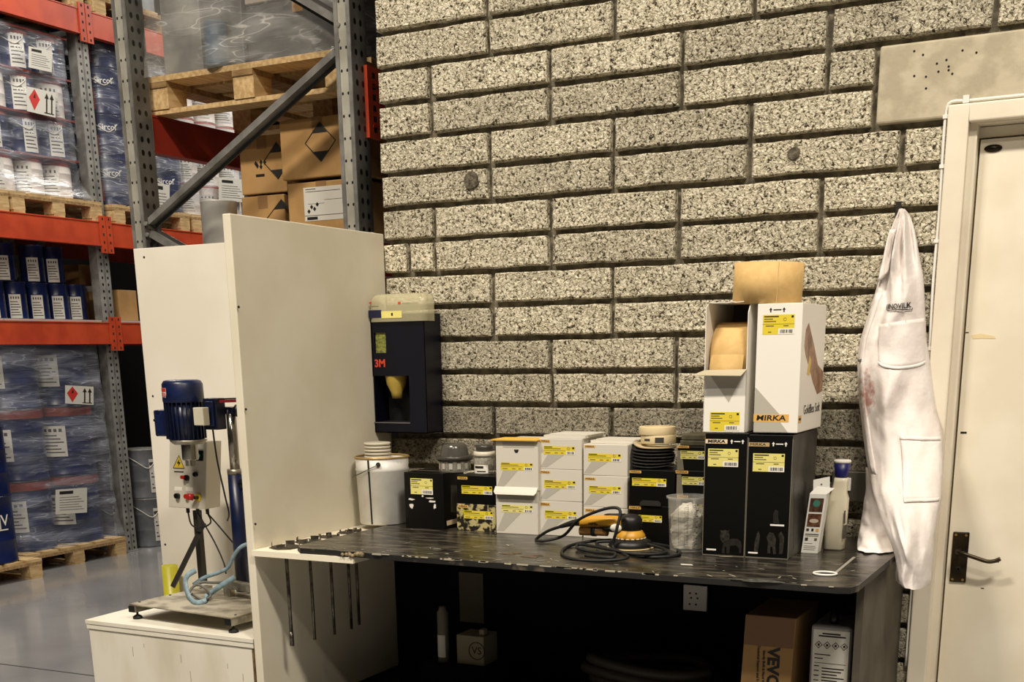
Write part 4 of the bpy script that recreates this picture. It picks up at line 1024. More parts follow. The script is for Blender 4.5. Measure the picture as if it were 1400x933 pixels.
lettering('mirka', 0.014, 'ink', bd_, (-0.112, -0.0262, 0.071), (math.pi/2, 0, 0.06), bold=0.0003, slant=0.2)
cbl = spline([(-0.155, 0, 0.070), (-0.19, 0, 0.066), (-0.235, -0.002, 0.052)], 6)
MB().tube(cbl, 0.01, 12, radii=[0.014 - 0.0085*i/(len(cbl)-1) for i in range(len(cbl))]).build('cable_boot', 'sander_black', sd)
def dk(x, y, h=0.0045): q = at(x, y, Z=BZ + h); return q
lp = [Vector(sd.location) + Vector((-0.232, -0.002, 0.053)), at(748, 727, Y=SY + .01), dk(733, 738), dk(742, 740), dk(770, 733, .02), at(790, 712, Y=SY - 0.035), at(815, 700, Y=SY - 0.05), at(838, 694.5, Y=SY - 0.055), at(848, 700, Y=SY - 0.06), at(843, 725, Y=SY - 0.075), dk(838, 748, .012), dk(850, 755), dk(885, 762), dk(925, 760), dk(925, 751), dk(895, 744), dk(850, 739, .012), dk(812, 740, .012), dk(778, 747), dk(768, 757), dk(785, 765), dk(825, 767), dk(858, 763, .010), dk(845, 755, .012), dk(818, 746, .010), dk(822, 741, .018), dk(870, 742, .018), dk(905, 750, .012), dk(908, 757, .012), dk(870, 758, .014), dk(835, 752, .018), dk(795, 745, .012), dk(790, 750, .010), dk(815, 756, .008), dk(840, 757, .018), dk(835, 763, .012), dk(800, 760, .010)]
MB().tube(spline(lp, 7), 0.0048, 8).build('cable', 'rubber_black', sd, world=True)

# --- ear plug dispenser on the wall
YX = -0.112
dx0_ = PT + 0.003; dx1_ = at(582, 500, Y=YX).x; dz0 = at(540, 592, Y=YX).z; dz1 = at(585, 428, Y=YX).z
dp = thing('earplug_dispenser', 'dark blue wall dispenser with clear dome and yellow chute', 'dispenser', ((dx0_ + dx1_)/2, -0.002, dz0))
mat('dispenser_blue', (5, 6, 22), 0.42, spec=.3); mat('disp_black', (6, 6, 9), 0.7)
clear_plastic('dome_clear', (216, 208, 170), 0.40, 0.15)
def rect_px(x0, x1, y0, y1): a = at(x0, y1, Y=YX); c = at(x1, y0, Y=YX); return a.x, c.x, a.z, c.z
ox0, ox1, oz0, oz1 = rect_px(504, 559, 514, 577); wx0, wx1, wz0, wz1 = rect_px(513, 527, 455, 483)
gx = sorted([dx0_, ox0, ox1, dx1_, wx0, wx1]); gz = sorted([dz0, oz0, oz1, wz0, wz1, dz1])
b = MB()
for i in range(5):
    for j in range(5):
        mx, mz = (gx[i] + gx[i+1])/2, (gz[j] + gz[j+1])/2
        if ox0 < mx < ox1 and oz0 < mz < oz1: continue
        if wx0 < mx < wx1 and wz0 < mz < wz1: continue
        b.add([(gx[i], YX, gz[j]), (gx[i+1], YX, gz[j]), (gx[i+1], YX, gz[j+1]), (gx[i], YX, gz[j+1])], [(0, 1, 2, 3)])
b.build('front_plate', 'dispenser_blue', dp, world=True)
b = MB()
b.box(dx0_, dx0_ + .003, YX, -0.003, dz0, dz1); b.box(dx1_ - .003, dx1_, YX, -0.003, dz0, dz1 + 0.0); b.box(dx0_, dx1_, YX, -0.003, dz0, dz0 + .003); b.box(dx0_, dx1_, YX, -0.003, dz1 - .003, dz1); b.box(dx0_, dx1_, -0.006, -0.003, dz0, dz1)
b.build('housing', 'dispenser_blue', dp, world=True)
b = MB()
for (x0, x1, z0, z1) in ((ox0, ox1, oz0, oz1),):
    b.add([(x0, YX, z0), (x1, YX, z0), (x1, YX, z1), (x0, YX, z1), (x0, YX + .09, z0), (x1, YX + .09, z0), (x1, YX + .09, z1), (x0, YX + .09, z1)], [(4, 5, 6, 7), (0, 1, 5, 4), (1, 2, 6, 5), (2, 3, 7, 6), (3, 0, 4, 7)])
b.build('tray_recess', 'disp_black', dp, world=True)
b = MB(); b.box(ox0, ox1, YX - .004, YX + 0.02, oz0 - 0.004, oz0); b.build('tray_lip', mat('lip_grey', (96, 94, 98), 0.35), dp, world=True)
b = MB(); b.box(wx0, wx1, YX + .006, YX + .012, wz0, wz1); b.build('sight_window', mat('plug_green', (150, 150, 70), 0.5, col2=(96, 104, 50), nscale=120), dp, world=True)
fx = at(540, 530, Y=YX + .03)
b = MB(); z1 = oz1 - 0.001; z0 = at(540, 545, Y=YX + .03).z
b.lathe([(0.040, z1), (0.036, z1 - (z1 - z0)*.35), (0.021, z0 + (z1 - z0)*.25), (0.018, z0), (0.016, z0), (0.034, z1)], 28, (fx.x, YX + .042, 0)); ch_ = b.build('chute', mat('chute_yellow', (186, 160, 72), 0.45), dp, world=True)
b = MB()
for k in range(5):
    a = -2.3 + k*0.36; c_ = (fx.x + 0.0185*math.cos(a), YX + .042 + 0.0185*math.sin(a)); b.box(c_[0] - .001, c_[0] + .001, c_[1] - .0006, c_[1] + .0006, z0, z0 + 0.02)
b.build('slit', 'disp_black', ch_, world=True)
lettering('3M', 0.036, mat('red_logo', (206, 70, 44), 0.5) and 'red_logo', dp, at(519.5, 497.5, Y=YX - .0006) - Vector(dp.location), bold=0.0012)
# clear dome: rounded box
dtz = at(540, 402, Y=YX + .03).z; dbz = at(540, 440, Y=YX).z; dxa = dx0_ - 0.0; dxb = at(583, 420, Y=YX).x
def rrect(x0, x1, y0, y1, r, z, n=5):
    out = []
    for (cx, cy, a0) in ((x1 - r, y1 - r, 0), (x0 + r, y1 - r, math.pi/2), (x0 + r, y0 + r, math.pi), (x1 - r, y0 + r, 1.5*math.pi)):
        for k in range(n + 1): a = a0 + math.pi/2*k/n; out.append((cx + r*math.cos(a), cy + r*math.sin(a), z))
    return out
DB = -0.045
rings = [rrect(dxa, dxb, YX - .012, DB, 0.02, dbz), rrect(dxa, dxb, YX - .012, DB, 0.02, dtz - 0.035), rrect(dxa + .003, dxb - .003, YX - .009, DB, 0.02, dtz - 0.016), rrect(dxa + .012, dxb - .012, YX, DB, 0.018, dtz - 0.004), rrect(dxa + .03, dxb - .03, YX + .02, DB - .008, 0.015, dtz)]
b = MB(); b.loft(rings, caps=False); b.poly(rings[-1]); dm_ = b.build('dome', 'dome_clear', dp, world=True)
def dpx(x0, x1, y0, y1, m, nm='dome_label', dy=-0.0128):
    a = at(x0, y1, Y=YX - .013); c = at(x1, y0, Y=YX - .013); b = MB(); b.box(a.x, c.x, YX + dy - .0004, YX + dy + .0002, a.z, c.z); return b.build(nm, m, dp, world=True)
dpx(504, 521, 424, 435, mat('label_navy', (24, 26, 60), 0.4)); dpx(521.5, 549, 425, 435.5, 'label_pale')
dpx(505, 507.5, 413, 416, 'red_logo'); dpx(544, 547.5, 413, 416, 'red_logo'); dpx(550, 571, 414, 415, 'ink_grey'); dpx(505, 517, 418.5, 419.5, 'ink_grey'); dpx(535, 537, 428, 432, 'ink', dy=-0.0134)
fill = rrect(dxa + .012, dxb - .012, YX + .004, DB - .008, 0.015, dbz); 
b = MB(); b.loft([fill, rrect(dxa + .012, dxb - .012, YX + .004, DB - .008, 0.015, dbz + 0.020)]); b.build('earplugs', mat('plug_pile', (196, 186, 110), 0.8, col2=(160, 148, 80), nscale=90, bump=0.5, bscale=90), dp, world=True)
# ------------------------------------------------------------------ white cabinet under the mixer
CZ = 0.632
cx0 = at(120, 847, Z=CZ).x; cfy = at(240, 862, Z=CZ).y
cb_ = thing('plinth_cabinet', 'scuffed white wooden plinth with a lid board carrying the mixer', 'cabinet', ((cx0 - 0.24)/2, -0.45, 0))
b = MB(); b.box(cx0 + 0.006, -0.252, cfy + 0.004, -0.05, 0.0, CZ - 0.034); b.build('body', 'cabinet_white', cb_, world=True, bevel=0.002)
b = MB(); b.box(cx0, -0.246, cfy, -0.045, CZ - 0.032, CZ - 0.016); b.build('upper_board', 'cabinet_white', cb_, world=True, bevel=0.001)
b = MB(); b.box(cx0 - 0.002, -0.244, cfy - 0.002, -0.045, CZ - 0.0145, CZ); b.build('top_board', 'cabinet_white', cb_, world=True, bevel=0.001)
b = MB(); b.box(-0.256, -0.247, cfy + 0.003, cfy + 0.3, 0.1, CZ - 0.036); b.build('raw_edge', 'chipboard', cb_, world=True)
b = MB()
for (x, y, h_) in ((180, 885, 13), (195.5, 881, 5), (246, 896, 11), (259, 918, 16), (310, 908, 7), (331, 922, 10)):
    p = at(x, y, Y=cfy); q = at(x, y + h_, Y=cfy); b.box(p.x - .0008, p.x + .0008, cfy + .0032, cfy + .0045, q.z, p.z)
b.build('scuff', mat('scuff_grey', (150, 142, 120), 0.7), cb_, world=True)

# ------------------------------------------------------------------ blue mixer on its stand
mat('motor_blue', (16, 30, 70), 0.35, col2=(12, 22, 54), nscale=30); mat('motor_blue_dark', (10, 18, 42), 0.4)
mat('alu', (178, 172, 158), 0.4, 0.7, col2=(140, 134, 120), nscale=30, bump=0.02, bscale=100); mat('chrome', (150, 146, 138), 0.15, 0.95)
mat('box_grey', (206, 200, 184), 0.45); mat('steel_dark', (70, 68, 64), 0.4, 0.7)
mat('plate_worn', (176, 168, 148), 0.5, 0.3, col2=(120, 112, 96), nscale=14, lo=0.42, hi=0.62)
MY = -0.45
mx = thing('lab_mixer', 'blue motor mixer with grey control box on an aluminium base plate', 'mixer', (-0.70, MY, CZ))
P = lambda x, y, Y=MY: at(x, y, Y=Y)
# base plate with adjustable feet
PZ = CZ + 0.056
f1 = at(176, 826, Z=PZ); f2 = at(316, 845, Z=PZ)
ux = (f2 - f1); ux.z = 0; pw = ux.length; ux.normalize(); uy = Vector((-ux.y, ux.x, 0)); pdp = 0.36
def plate_pt(a, c, z): q = f1 + ux*(a*pw) + uy*(c*pdp); return Vector((q.x, q.y, z))
def pbox(a0, a1, c0_, c1, z0, z1, nm, m, bevel=0.0):
    b = MB(); b.hexa([plate_pt(a0, c0_, z0), plate_pt(a1, c0_, z0), plate_pt(a1, c1, z0), plate_pt(a0, c1, z0)], [plate_pt(a0, c0_, z1), plate_pt(a1, c0_, z1), plate_pt(a1, c1, z1), plate_pt(a0, c1, z1)]); return b.build(nm, m, mx, world=True, bevel=bevel)
pbox(0, 1, 0, 1, PZ - 0.004, PZ, 'base_plate', 'plate_worn')
for (a0, a1) in ((0.0, 0.06), (0.94, 1.0)):
    o = pbox(a0, a1, 0.0, 1.0, PZ - 0.030, PZ - 0.0045, 'profile_rail', 'alu', 0.002)
    b = MB(); q = plate_pt((a0 + a1)/2, -0.004, PZ - 0.017); b.box(q.x - .013, q.x + .013, q.y - .004, q.y + .002, q.z - .012, q.z + .012); b.build('end_cap', 'plastic_black', mx, world=True, bevel=0.002)
    for c_ in (0.06, 0.92):
        q = plate_pt((a0 + a1)/2, c_, CZ); b = MB(); b.lathe([(0, 0.0), (0.017, 0.0), (0.017, 0.008), (0.008, 0.014), (0.004, 0.016), (0.004, 0.028), (0, 0.028)], 18, q); b.build('foot', 'rubber_black', mx, world=True)
b = MB()
for a_, c_ in ((0.03, .1), (.97, .1), (.03, .5), (.97, .5), (.03, .92), (.5, .95)):
    q = plate_pt(a_, c_, PZ); b.lathe([(0, .003), (.004, .003), (.0045, 0)], 10, q)
b.build('bolt', 'steel_dark', mx, world=True)
# cross profile in front of the column, clamp
q0 = plate_pt(0.45, 0.75, PZ); q1 = plate_pt(1.1, 0.62, PZ)
b = MB(); b.bar((q0.x, q0.y, PZ + .045), (q1.x, q1.y, PZ + .045), 0.03, 0.03); b.bar((q0.x, q0.y, PZ), (q0.x, q0.y, PZ + .06), 0.03, 0.03, up=(0, 1, 0)); b.build('cross_profile', 'alu', mx, world=True, bevel=0.003)
b = MB(); q = plate_pt(0.98, 0.52, PZ); b.box(q.x - .035, q.x + .03, q.y - .02, q.y + .02, PZ + .03, PZ + .075); b.build('clamp_block', 'plastic_black', mx, world=True, bevel=0.004)
# column
CY = -0.40
ca_ = P(311, 700, CY); cb2 = P(332, 700, CY); cxm = (ca_.x + cb2.x)/2; cr = (cb2.x - ca_.x)/2*0.80
zt_c = P(320, 646, CY).z; zpt = P(318, 560, CY).z
ccx = P(322, 648, CY).x; ctx = P(318, 560, CY).x
MB().cyl((ccx, CY, PZ), (ccx, CY, zt_c), cr, n=24).build('column', 'motor_blue', mx, world=True)
MB().cyl((ccx, CY, zt_c - .006), (ccx, CY, zt_c + .012), cr*1.02, n=24).build('collar', 'alu', mx, world=True)
MB().cyl((ccx, CY, zt_c), (ccx, CY, zpt), cr*0.62, n=20).build('piston', 'chrome', mx, world=True)
b = MB(); b.bar((ccx - .055, CY, zpt - .004), (ccx + .03, CY, zpt - .004), 0.034, 0.026); b.build('head_clamp', 'motor_blue_dark', mx, world=True, bevel=0.006)
b = MB(); b.cyl((ccx + .028, CY, zpt - .004), (ccx + .045, CY, zpt - .004), 0.022, n=16); b.build('clamp_knob', 'plastic_black', mx, world=True)
b = MB(); kz = P(335, 662, CY).z; b.cyl((ccx + cr, CY - .005, kz), (ccx + cr + .032, CY - .01, kz), 0.019, n=8); b.build('side_knob', 'plastic_black', mx, world=True)
# motor
mxx = P(252, 560).x; cwl = (P(277, 530).x - P(225, 530).x)/2*0.81
zc0 = P(252, 549).z; zc1 = P(252, 519.5).z; zb0 = P(252, 601).z
b = MB(); b.lathe([(cwl, zc0 - .002), (cwl*1.02, zc0 + .004), (cwl, zc1 - .014), (cwl*.90, zc1 - .003), (cwl*.75, zc1), (0, zc1)], 32, (mxx, MY, 0)); cowl = b.build('fan_cowl', 'motor_blue', mx, world=True)
b = MB(); b.lathe([(0, zb0), (cwl*.86, zb0), (cwl*.86, zc0), (0, zc0)], 32, (mxx, MY, 0)); body = b.build('motor_body', 'motor_blue', mx, world=True)
b = MB()
for k in range(26):
    a = 2*math.pi*k/26; b.box(cwl*.84, cwl*.99, -.0022, .0022, zb0 + .004, zc0 - .002, T=Matrix.Translation((mxx, MY, 0)) @ Matrix.Rotation(a, 4, 'Z'))
b.build('cooling_fin', 'motor_blue_dark', body, world=True)
b = MB(); b.box(P(210.5, 580, MY - .04).x, P(236, 580, MY - .04).x, MY - .04, MY + .04, P(222, 597, MY - .04).z, P(222, 561, MY - .04).z); tb_ = b.build('terminal_box', 'motor_blue', mx, world=True, bevel=0.006)
b = MB()
for (x, y) in ((212, 575), (216, 563), (236, 564), (216, 595), (236, 596)):
    p = P(x, y, MY - .04); b.cyl((p.x, MY - .044, p.z), (p.x, MY - .038, p.z), 0.005, n=10)
b.build('cover_screw', 'motor_blue_dark', tb_, world=True)
b = MB(); b.box(P(278, 565, MY - .02).x, P(296, 565, MY - .02).x, MY - .02, MY + .03, P(290, 588, MY - .02).z, P(290, 545, MY - .02).z); b.build('mount_plate', 'motor_blue_dark', mx, world=True, bevel=0.003)
b = MB(); b.box(P(281, 565, MY - .03).x, P(291, 565, MY - .03).x, MY - .03, MY - .02, P(290, 583, MY - .03).z, P(290, 549, MY - .03).z); b.build('mount_rib', 'motor_blue', mx, world=True, bevel=0.003)
b = MB(); b.box(P(264.5, 565, MY - cwl).x, P(278, 565, MY - cwl).x, MY - cwl - .002, MY - cwl + .03, P(271, 582, MY - cwl).z, P(271, 557.5, MY - cwl).z); b.build('rating_plate', mat('plate_pale', (210, 204, 184), 0.4), mx, world=True, bevel=0.002)
b = MB(); b.lathe([(cwl*1.012, P(235, 543, MY).z), (cwl*1.012, P(235, 530, MY).z)], 10, (mxx, MY, 0), a0=-2.55, a1=-1.75); st = b.build('warning_sticker', mat('sticker_pink', (222, 196, 190), 0.5), mx, world=True)
b = MB(); zz0 = P(235, 543).z; zz1 = P(235, 530).z; h_ = zz1 - zz0
for (z0, z1, a0, a1) in ((.60, .98, -2.53, -1.77), (.10, .55, -2.22, -2.06), (.34, .44, -2.50, -2.28), (.14, .22, -2.50, -2.28), (.34, .44, -2.0, -1.8), (.14, .22, -2.0, -1.8)):
    b.lathe([(cwl*1.018, zz0 + h_*z0), (cwl*1.018, zz0 + h_*z1)], 6, (mxx, MY, 0), a0=a0, a1=a1)
b.build('sticker_print', mat('sticker_red', (196, 58, 46), 0.5), st, world=True)
zf_ = P(256, 607).z
b = MB(); b.lathe([(0, zf_), (cwl*.75, zf_), (cwl*.92, zb0 - .004), (cwl*.92, zb0), (0, zb0)], 32, (mxx + .008, MY, 0)); b.build('flange', 'alu', mx, world=True)
b = MB(); r_ = (P(270, 615).x - P(249, 615).x)/2*.82; zg = P(259, 629).z; zg2 = P(261, 637).z; gx_ = P(259.5, 615).x
b.lathe([(r_, zf_), (r_, zg + .006), (r_*.95, zg), (r_*.66, zg), (r_*.66, zg2), (0, zg2)], 28, (gx_, MY, 0)); b.build('chuck', 'chrome', mx, world=True)
b = MB(); a_ = P(299, 549); c_ = P(331, 548, CY); b.bar(a_, c_, .006, .010); b.build('lift_bar', mat('bar_red', (128, 22, 30), 0.4), mx, world=True)
b = MB(); b.bar(a_ + Vector((0, 0, .008)), c_ + Vector((0, 0, .008)), .007, .005); b.build('bar_cover', 'plastic_black', mx, world=True)
# control box on its own post, front leaning back
KY = -0.335
k0 = P(230.5, 694, KY); k1 = P(281, 699, KY); k2 = P(290, 606, KY); k3 = P(240, 606, KY)
lnz = 0.03
A = [Vector((k0.x, KY, k0.z)), Vector((k1.x, KY, k0.z)), Vector((k1.x + .006, KY + lnz, k2.z)), Vector((k0.x + .006, KY + lnz, k2.z))]
dv = Vector((0.0, .085, 0.0))
b = MB(); b.hexa(A, [q + dv for q in A]); cbx = b.build('control_box', 'box_grey', mx, world=True, bevel=0.003)
U = (A[1] - A[0]); V = (A[3] - A[0]); Nn = U.cross(V).normalized()
if Nn.y > 0: Nn = -Nn
def cp_(u, v, d=0.0): return A[0] + U*u + V*v + Nn*d
def knob(u, v, r, L, m, nm): MB().cyl(cp_(u, v, 0), cp_(u, v, L), r, r*.92, n=18).build(nm, m, cbx, world=True)
def cq(u0, u1, v0, v1, m, nm, d=.0006):
    b = MB(); b.hexa([cp_(u0, v0, d), cp_(u1, v0, d), cp_(u1, v1, d), cp_(u0, v1, d)], [cp_(u0, v0, 0), cp_(u1, v0, 0), cp_(u1, v1, 0), cp_(u0, v1, 0)]); return b.build(nm, m, cbx, world=True)
mat('lamp_cyan', (110, 214, 214), 0.3); mat('btn_red', (178, 34, 30), 0.35); mat('estop_yellow', (220, 190, 60), 0.45)
cq(0.70, 0.92, 0.88, 0.98, 'label_white', 'name_plate'); cq(0.70, 0.92, 0.72, 0.87, 'plastic_black', 'lamp_plate', .004); knob(.80, .80, .0095, .014, 'lamp_cyan', 'lamp')
b = MB(); tri = [(0.12, .60), (.42, .60), (.27, .79)]
b.poly([cp_(u, v, .0008) for u, v in tri]); wn = b.build('warning_sign', 'estop_yellow', cbx, world=True, recalc=False)
b = MB(); b.tube([cp_(u, v, .0012) for u, v in tri], .0016, 6, closed=True); b.poly([cp_(u, v, .0014) for u, v in ((.28, .74), (.22, .67), (.27, .67), (.25, .62), (.32, .69), (.275, .69))]); b.build('warning_bolt', 'ink', wn, world=True, recalc=False)
cq(0.14, .40, .535, .555, 'ink_soft', 'caption')
knob(.50, .46, .0115, .010, 'plastic_black', 'button_bezel'); knob(.44, .465, .0075, .02, 'btn_red', 'red_button'); knob(.74, .515, .009, .012, 'plastic_black', 'black_button')
cq(.16, .36, .26, .32, 'label_white', 'name_plate'); cq(.46, .66, .26, .32, 'label_white', 'name_plate')
knob(.26, .18, .011, .014, 'plastic_black', 'black_button'); knob(.52, .18, .010, .014, 'btn_red', 'red_button')
knob(.80, .17, .0165, .004, 'estop_yellow', 'stop_bezel'); knob(.80, .17, .007, .022, 'steel_dark', 'stop_stem')
MB().cyl(cp_(.76, .175, .020), cp_(.70, .18, .036), .0125, n=18).build('stop_button', 'btn_red', cbx, world=True)
for u in (.35, .62, .88):
    q = A[0] + U*u + Vector((0, .035, 0)); MB().cyl(q, q - Vector((0, 0, .022)), .007, n=12).build('cable_gland', 'plastic_black', cbx, world=True)
# post, brace
q = P(270, 705, KY + .045); qb = P(268, 800, KY + .045)
b = MB(); b.bar((q.x, KY + .045, q.z + .02), (q.x, KY + .045, PZ - .004), .022, .026, up=(0, 1, 0)); b.build('post', 'steel_dark', mx, world=True)
b = MB(); b.bar(P(279, 715, KY + .03), P(236, 803, KY - .06), .020, .006, up=(0, -1, 0)); b.build('brace', 'steel_dark', mx, world=True)
b = MB(); qq = plate_pt(.05, .98, PZ); b.bar((qq.x - .03, KY - .02, PZ - .018), (q.x + .06, KY - .02, PZ - .018), .03, .026); b.build('rear_profile', 'alu', mx, world=True)
# cables
CB = [[P(291, 588), P(297, 630, MY + .03), P(308, 680, MY + .04), P(313, 702, MY + .05), P(311, 712, KY + .03)],
      [A[0] + U*.35 + Vector((0, .035, -.02)), P(262, 718, KY), P(275, 722, KY), P(288, 715, KY), A[0] + U*.88 + Vector((0, .035, -.02))],
      [A[0] + U*.62 + Vector((0, .035, -.02)), P(284, 725, KY + .02), P(295, 745, KY), P(306, 770, KY - .04), P(309, 785, KY - .05)],
      [A[0] + U*.88 + Vector((0, .035, -.02)), P(296, 716, KY), P(308, 730, KY - .02), P(320, 744, CY + .01)]]
for c in CB: MB().tube(spline(c, 6), .0032, 6).build('cable', 'rubber_black', mx, world=True)
# light blue strap lying in loops on the base plate
S = thing('ratchet_strap', 'light blue strap looped over the mixer base plate', 'strap', plate_pt(.5, .3, PZ))
def strap(pts, wd, m='strap_blue'):
    c = spline(pts, 7); vs = []
    for i, p in enumerate(c):
        t = (c[min(i + 1, len(c) - 1)] - c[max(i - 1, 0)]).normalized(); view = Vector((-0.45, .85, -.26)); s = t.cross(view).normalized()
        s = (s + Vector((0, 0, .6))).normalized() if s.z > -.2 else (s - Vector((0, 0, .6))).normalized()
        vs += [p - s*wd/2, p + s*wd/2]
    b = MB(); b.add(vs, [(2*i, 2*i + 1, 2*i + 3, 2*i + 2) for i in range(len(c) - 1)], 0, True)
    o = b.build('webbing', m, S, world=True, recalc=False); md = o.modifiers.new('thick', 'SOLIDIFY'); md.thickness = .0018
mat('strap_blue', (146, 168, 178), 0.7, col2=(122, 146, 158), nscale=60); mat('strap_grey', (108, 108, 100), 0.7)
Zp = lambda x, y, h: at(x, y, Z=PZ + h)
strap([P(345, 742, -.50), P(330, 748, -.50), P(320, 760, -.50), P(312, 776, -.50), P(300, 783, -.51), P(280, 790, -.52), P(264, 800, -.53)], .014)
strap([P(268, 780, -.54), P(256, 788, -.55), P(254, 800, -.56), Zp(258, 815, .012), Zp(266, 824, .008), Zp(278, 823, .008), Zp(284, 815, .010), P(300, 803, -.58), P(321, 790, -.56)], .020)
strap([P(256, 818, -.60), P(262, 805, -.58), P(275, 797, -.57), P(292, 797, -.57), P(312, 796, -.56)], .010, 'strap_grey')
strap([Zp(262, 812, .012), Zp(276, 820, .010), Zp(288, 815, .012), P(278, 803, -.58), P(268, 800, -.57)], .009, 'strap_grey')
# yellow bollard foot seen beside the board
yp = at(233, 800, Y=-0.12)
b = MB(); yr = (at(243, 790, Y=-.12).x - at(222, 790, Y=-.12).x)/2*.78; yz = at(233, 775, Y=-.12).z
b.lathe([(yr*.8, 0), (yr, .005), (yr, yz), (yr - .006, yz), (yr - .006, yz - .05), (0, yz - .05)], 24)
o = b.build('bollard', mat('bollard_yellow', (188, 180, 44), 0.4), loc=(at(233.5, 790, Y=-.12).x - 0.02, -0.10, 0)); tag(o, 'yellow post standing behind the white plinth', 'bollard')

# ------------------------------------------------------------------ under the bench
vb = thing('cardboard_box', 'brown cardboard box marked VEVOR on the shelf under the bench', 'box', (0, 0, 0))
VY = -0.58
v0 = at(1017, 838, Y=VY); v1 = at(1086, 848, Y=VY); vw = v1.x - v0.x
vb.location = ((v0.x + v1.x)/2 - .012, VY, SHZ); vb.rotation_euler = (0, 0, 0)
vh = (v0.z + v1.z)/2 - SHZ
TL = Matrix.Identity(4); TL[0][2] = 0.04
b = MB(); b.box(-vw/2, vw/2, 0, .26, 0, vh, T=TL); b.build('carton', 'kraft', vb, bevel=.002)
b = MB(); b.box(-vw/2 + .002, vw/2 - .002, -.0006, 0, vh*.80, vh - .002, T=TL); b.build('packing_tape', mat('tape_brown', (122, 86, 50), 0.35), vb)
lettering('VEVOR', .046, 'ink', vb, (.040*vh*.5 + .020, -.0008, vh*.50 + .058), (math.pi/2, math.pi/2, 0), bold=.0018)
for i, (dx, s_, L_) in enumerate(((-.006, .0105, 'Sturdy Built & Hard Wearing'), (-.022, .0105, 'Technical Support and E-Warranty'), (-.037, .0105, 'www.support.com'))):
    if i == 2: continue
    lettering(L_, s_, 'ink', vb, (.04*vh*.5 + dx, -.0008, vh*.53 + .045), (math.pi/2, math.pi/2, 0), bold=.0002)
jy = -0.57
j0 = at(1111, 855, Y=jy); j1 = at(1167, 857, Y=jy); jw = j1.x - j0.x; jh = (j0.z + j1.z)/2 - SHZ
jc = thing('jerrycan', 'white plastic jerrycan with a hazard label and a black handle under the bench', 'jerrycan', ((j0.x + j1.x)/2 - .004, jy, SHZ))
b = MB(); b.box(-jw/2, jw/2, 0, .22, 0, jh - .0); b.build('body', mat('jerry_white', (176, 172, 168), 0.5), jc, bevel=.012, seg=4)
b = MB(); b.tube([(0, .03, jh - .004), (0, .04, jh + .03), (0, .12, jh + .035), (0, .17, jh - .004)], .012, 10); b.build('handle', 'plastic_black', jc)
b = MB(); b.lathe([(.022, 0), (.022, .025), (.018, .03), (0, .03)], 18, (.02, .19, jh)); b.build('cap', 'plastic_black', jc)
b = MB(); lz0_ = jh*.32; b.box(-jw*.43, jw*.46, -.0008, 0, lz0_, jh - .014, 0); zr = lambda f: lz0_ + (jh - .014 - lz0_)*f; xr_ = lambda f: -jw*.43 + jw*.89*f
for i, (a0, a1, z0, z1) in enumerate([(.25, .75, .955, .97), (.15, .9, .93, .945), (.06, .5, .74, .75), (.06, .3, .70, .71), (.06, .94, .655, .66)] + [(.06, .20, .62 - .05*k, .63 - .05*k) for k in range(6)] + [(.28, rp.uniform(.7, .95), .60 - .032*k, .612 - .032*k) for k in range(9)] + [(.06, rp.uniform(.6, .95), .27 - .04*k, .28 - .04*k) for k in range(4)]):
    b.box(xr_(a0), xr_(a1), -.0012, 0, zr(z0), zr(z1), 1)
k = .62
while k < .92: ww = rp.choice((.012, .02)); b.box(xr_(k), xr_(k + ww), -.0012, 0, zr(.03), zr(.11), 1); k += ww + .016
for k in range(4):
    cx_ = xr_(.16 + .235*k); cz_ = zr(.845); r = jw*.085
    b.tube([(cx_, -.001, cz_ - r), (cx_ + r, -.001, cz_), (cx_, -.001, cz_ + r), (cx_ - r, -.001, cz_)], .0012, 4, 1, closed=True)
    b.box(cx_ - r*.3, cx_ + r*.3, -.0012, 0, cz_ - r*.35, cz_ + r*.35, 1)
b.build('hazard_label', ['label_white', 'ink'], jc)
# ribbed hose coil
hs = []
hc = Vector((0.93, -.26, SHZ + .06))
for k in range(60):
    a = k*0.42; r = .20 + .018*math.sin(k*.23); hs.append((hc.x + r*1.05*math.cos(a), hc.y + r*.62*math.sin(a), hc.z + .0045*k*.5 + .012*math.sin(a*2)))
hs2 = spline(hs, 5); rad = [.018 + (.0022 if i % 2 else 0) for i in range(len(hs2))]
o = MB().tube(hs2, .018, 10, radii=rad).build('ribbed_hose', mat('hose_dark', (60, 56, 48), 0.55)); tag(o, 'coiled ribbed dark hose lying on the shelf under the bench', 'hose')
# cartridge, small box, paper, socket
cY = -.28; c0_ = at(607, 905, Y=cY); cz1 = at(607, 830, Y=cY).z
ct = thing('sealant_tube', 'slim pale sealant cartridge standing on a box under the bench', 'tube', (c0_.x, cY, c0_.z))
b = MB(); b.lathe([(0, 0), (.020, 0), (.020, cz1 - c0_.z - .02), (.014, cz1 - c0_.z - .012), (.012, cz1 - c0_.z), (0, cz1 - c0_.z)], 20); b.build('cartridge', mat('tube_grey', (120, 114, 100), 0.5), ct)
b = MB(); b.lathe([(.0204, .02), (.0204, .10)], 14, a0=-2.6, a1=-.7); b.build('label', 'label_white', ct)
st_x0 = c0_.x - .07; st_x1 = at(672, 905, Y=cY).x
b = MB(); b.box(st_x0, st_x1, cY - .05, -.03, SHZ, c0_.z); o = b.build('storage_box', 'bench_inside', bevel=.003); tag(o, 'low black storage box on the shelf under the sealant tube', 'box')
q0 = at(625, 903, Y=cY); q1 = at(661, 872, Y=cY)
sb = thing('small_carton', 'small pale carton with a round mark under the bench', 'box', ((q0.x + q1.x)/2, cY, c0_.z))
sw_ = q1.x - q0.x; sh2 = q1.z - c0_.z
b = MB(); b.box(-sw_/2, sw_/2, 0, .10, 0, sh2); b.build('carton', mat('carton_dim', (150, 140, 118), 0.6), sb, bevel=.001)
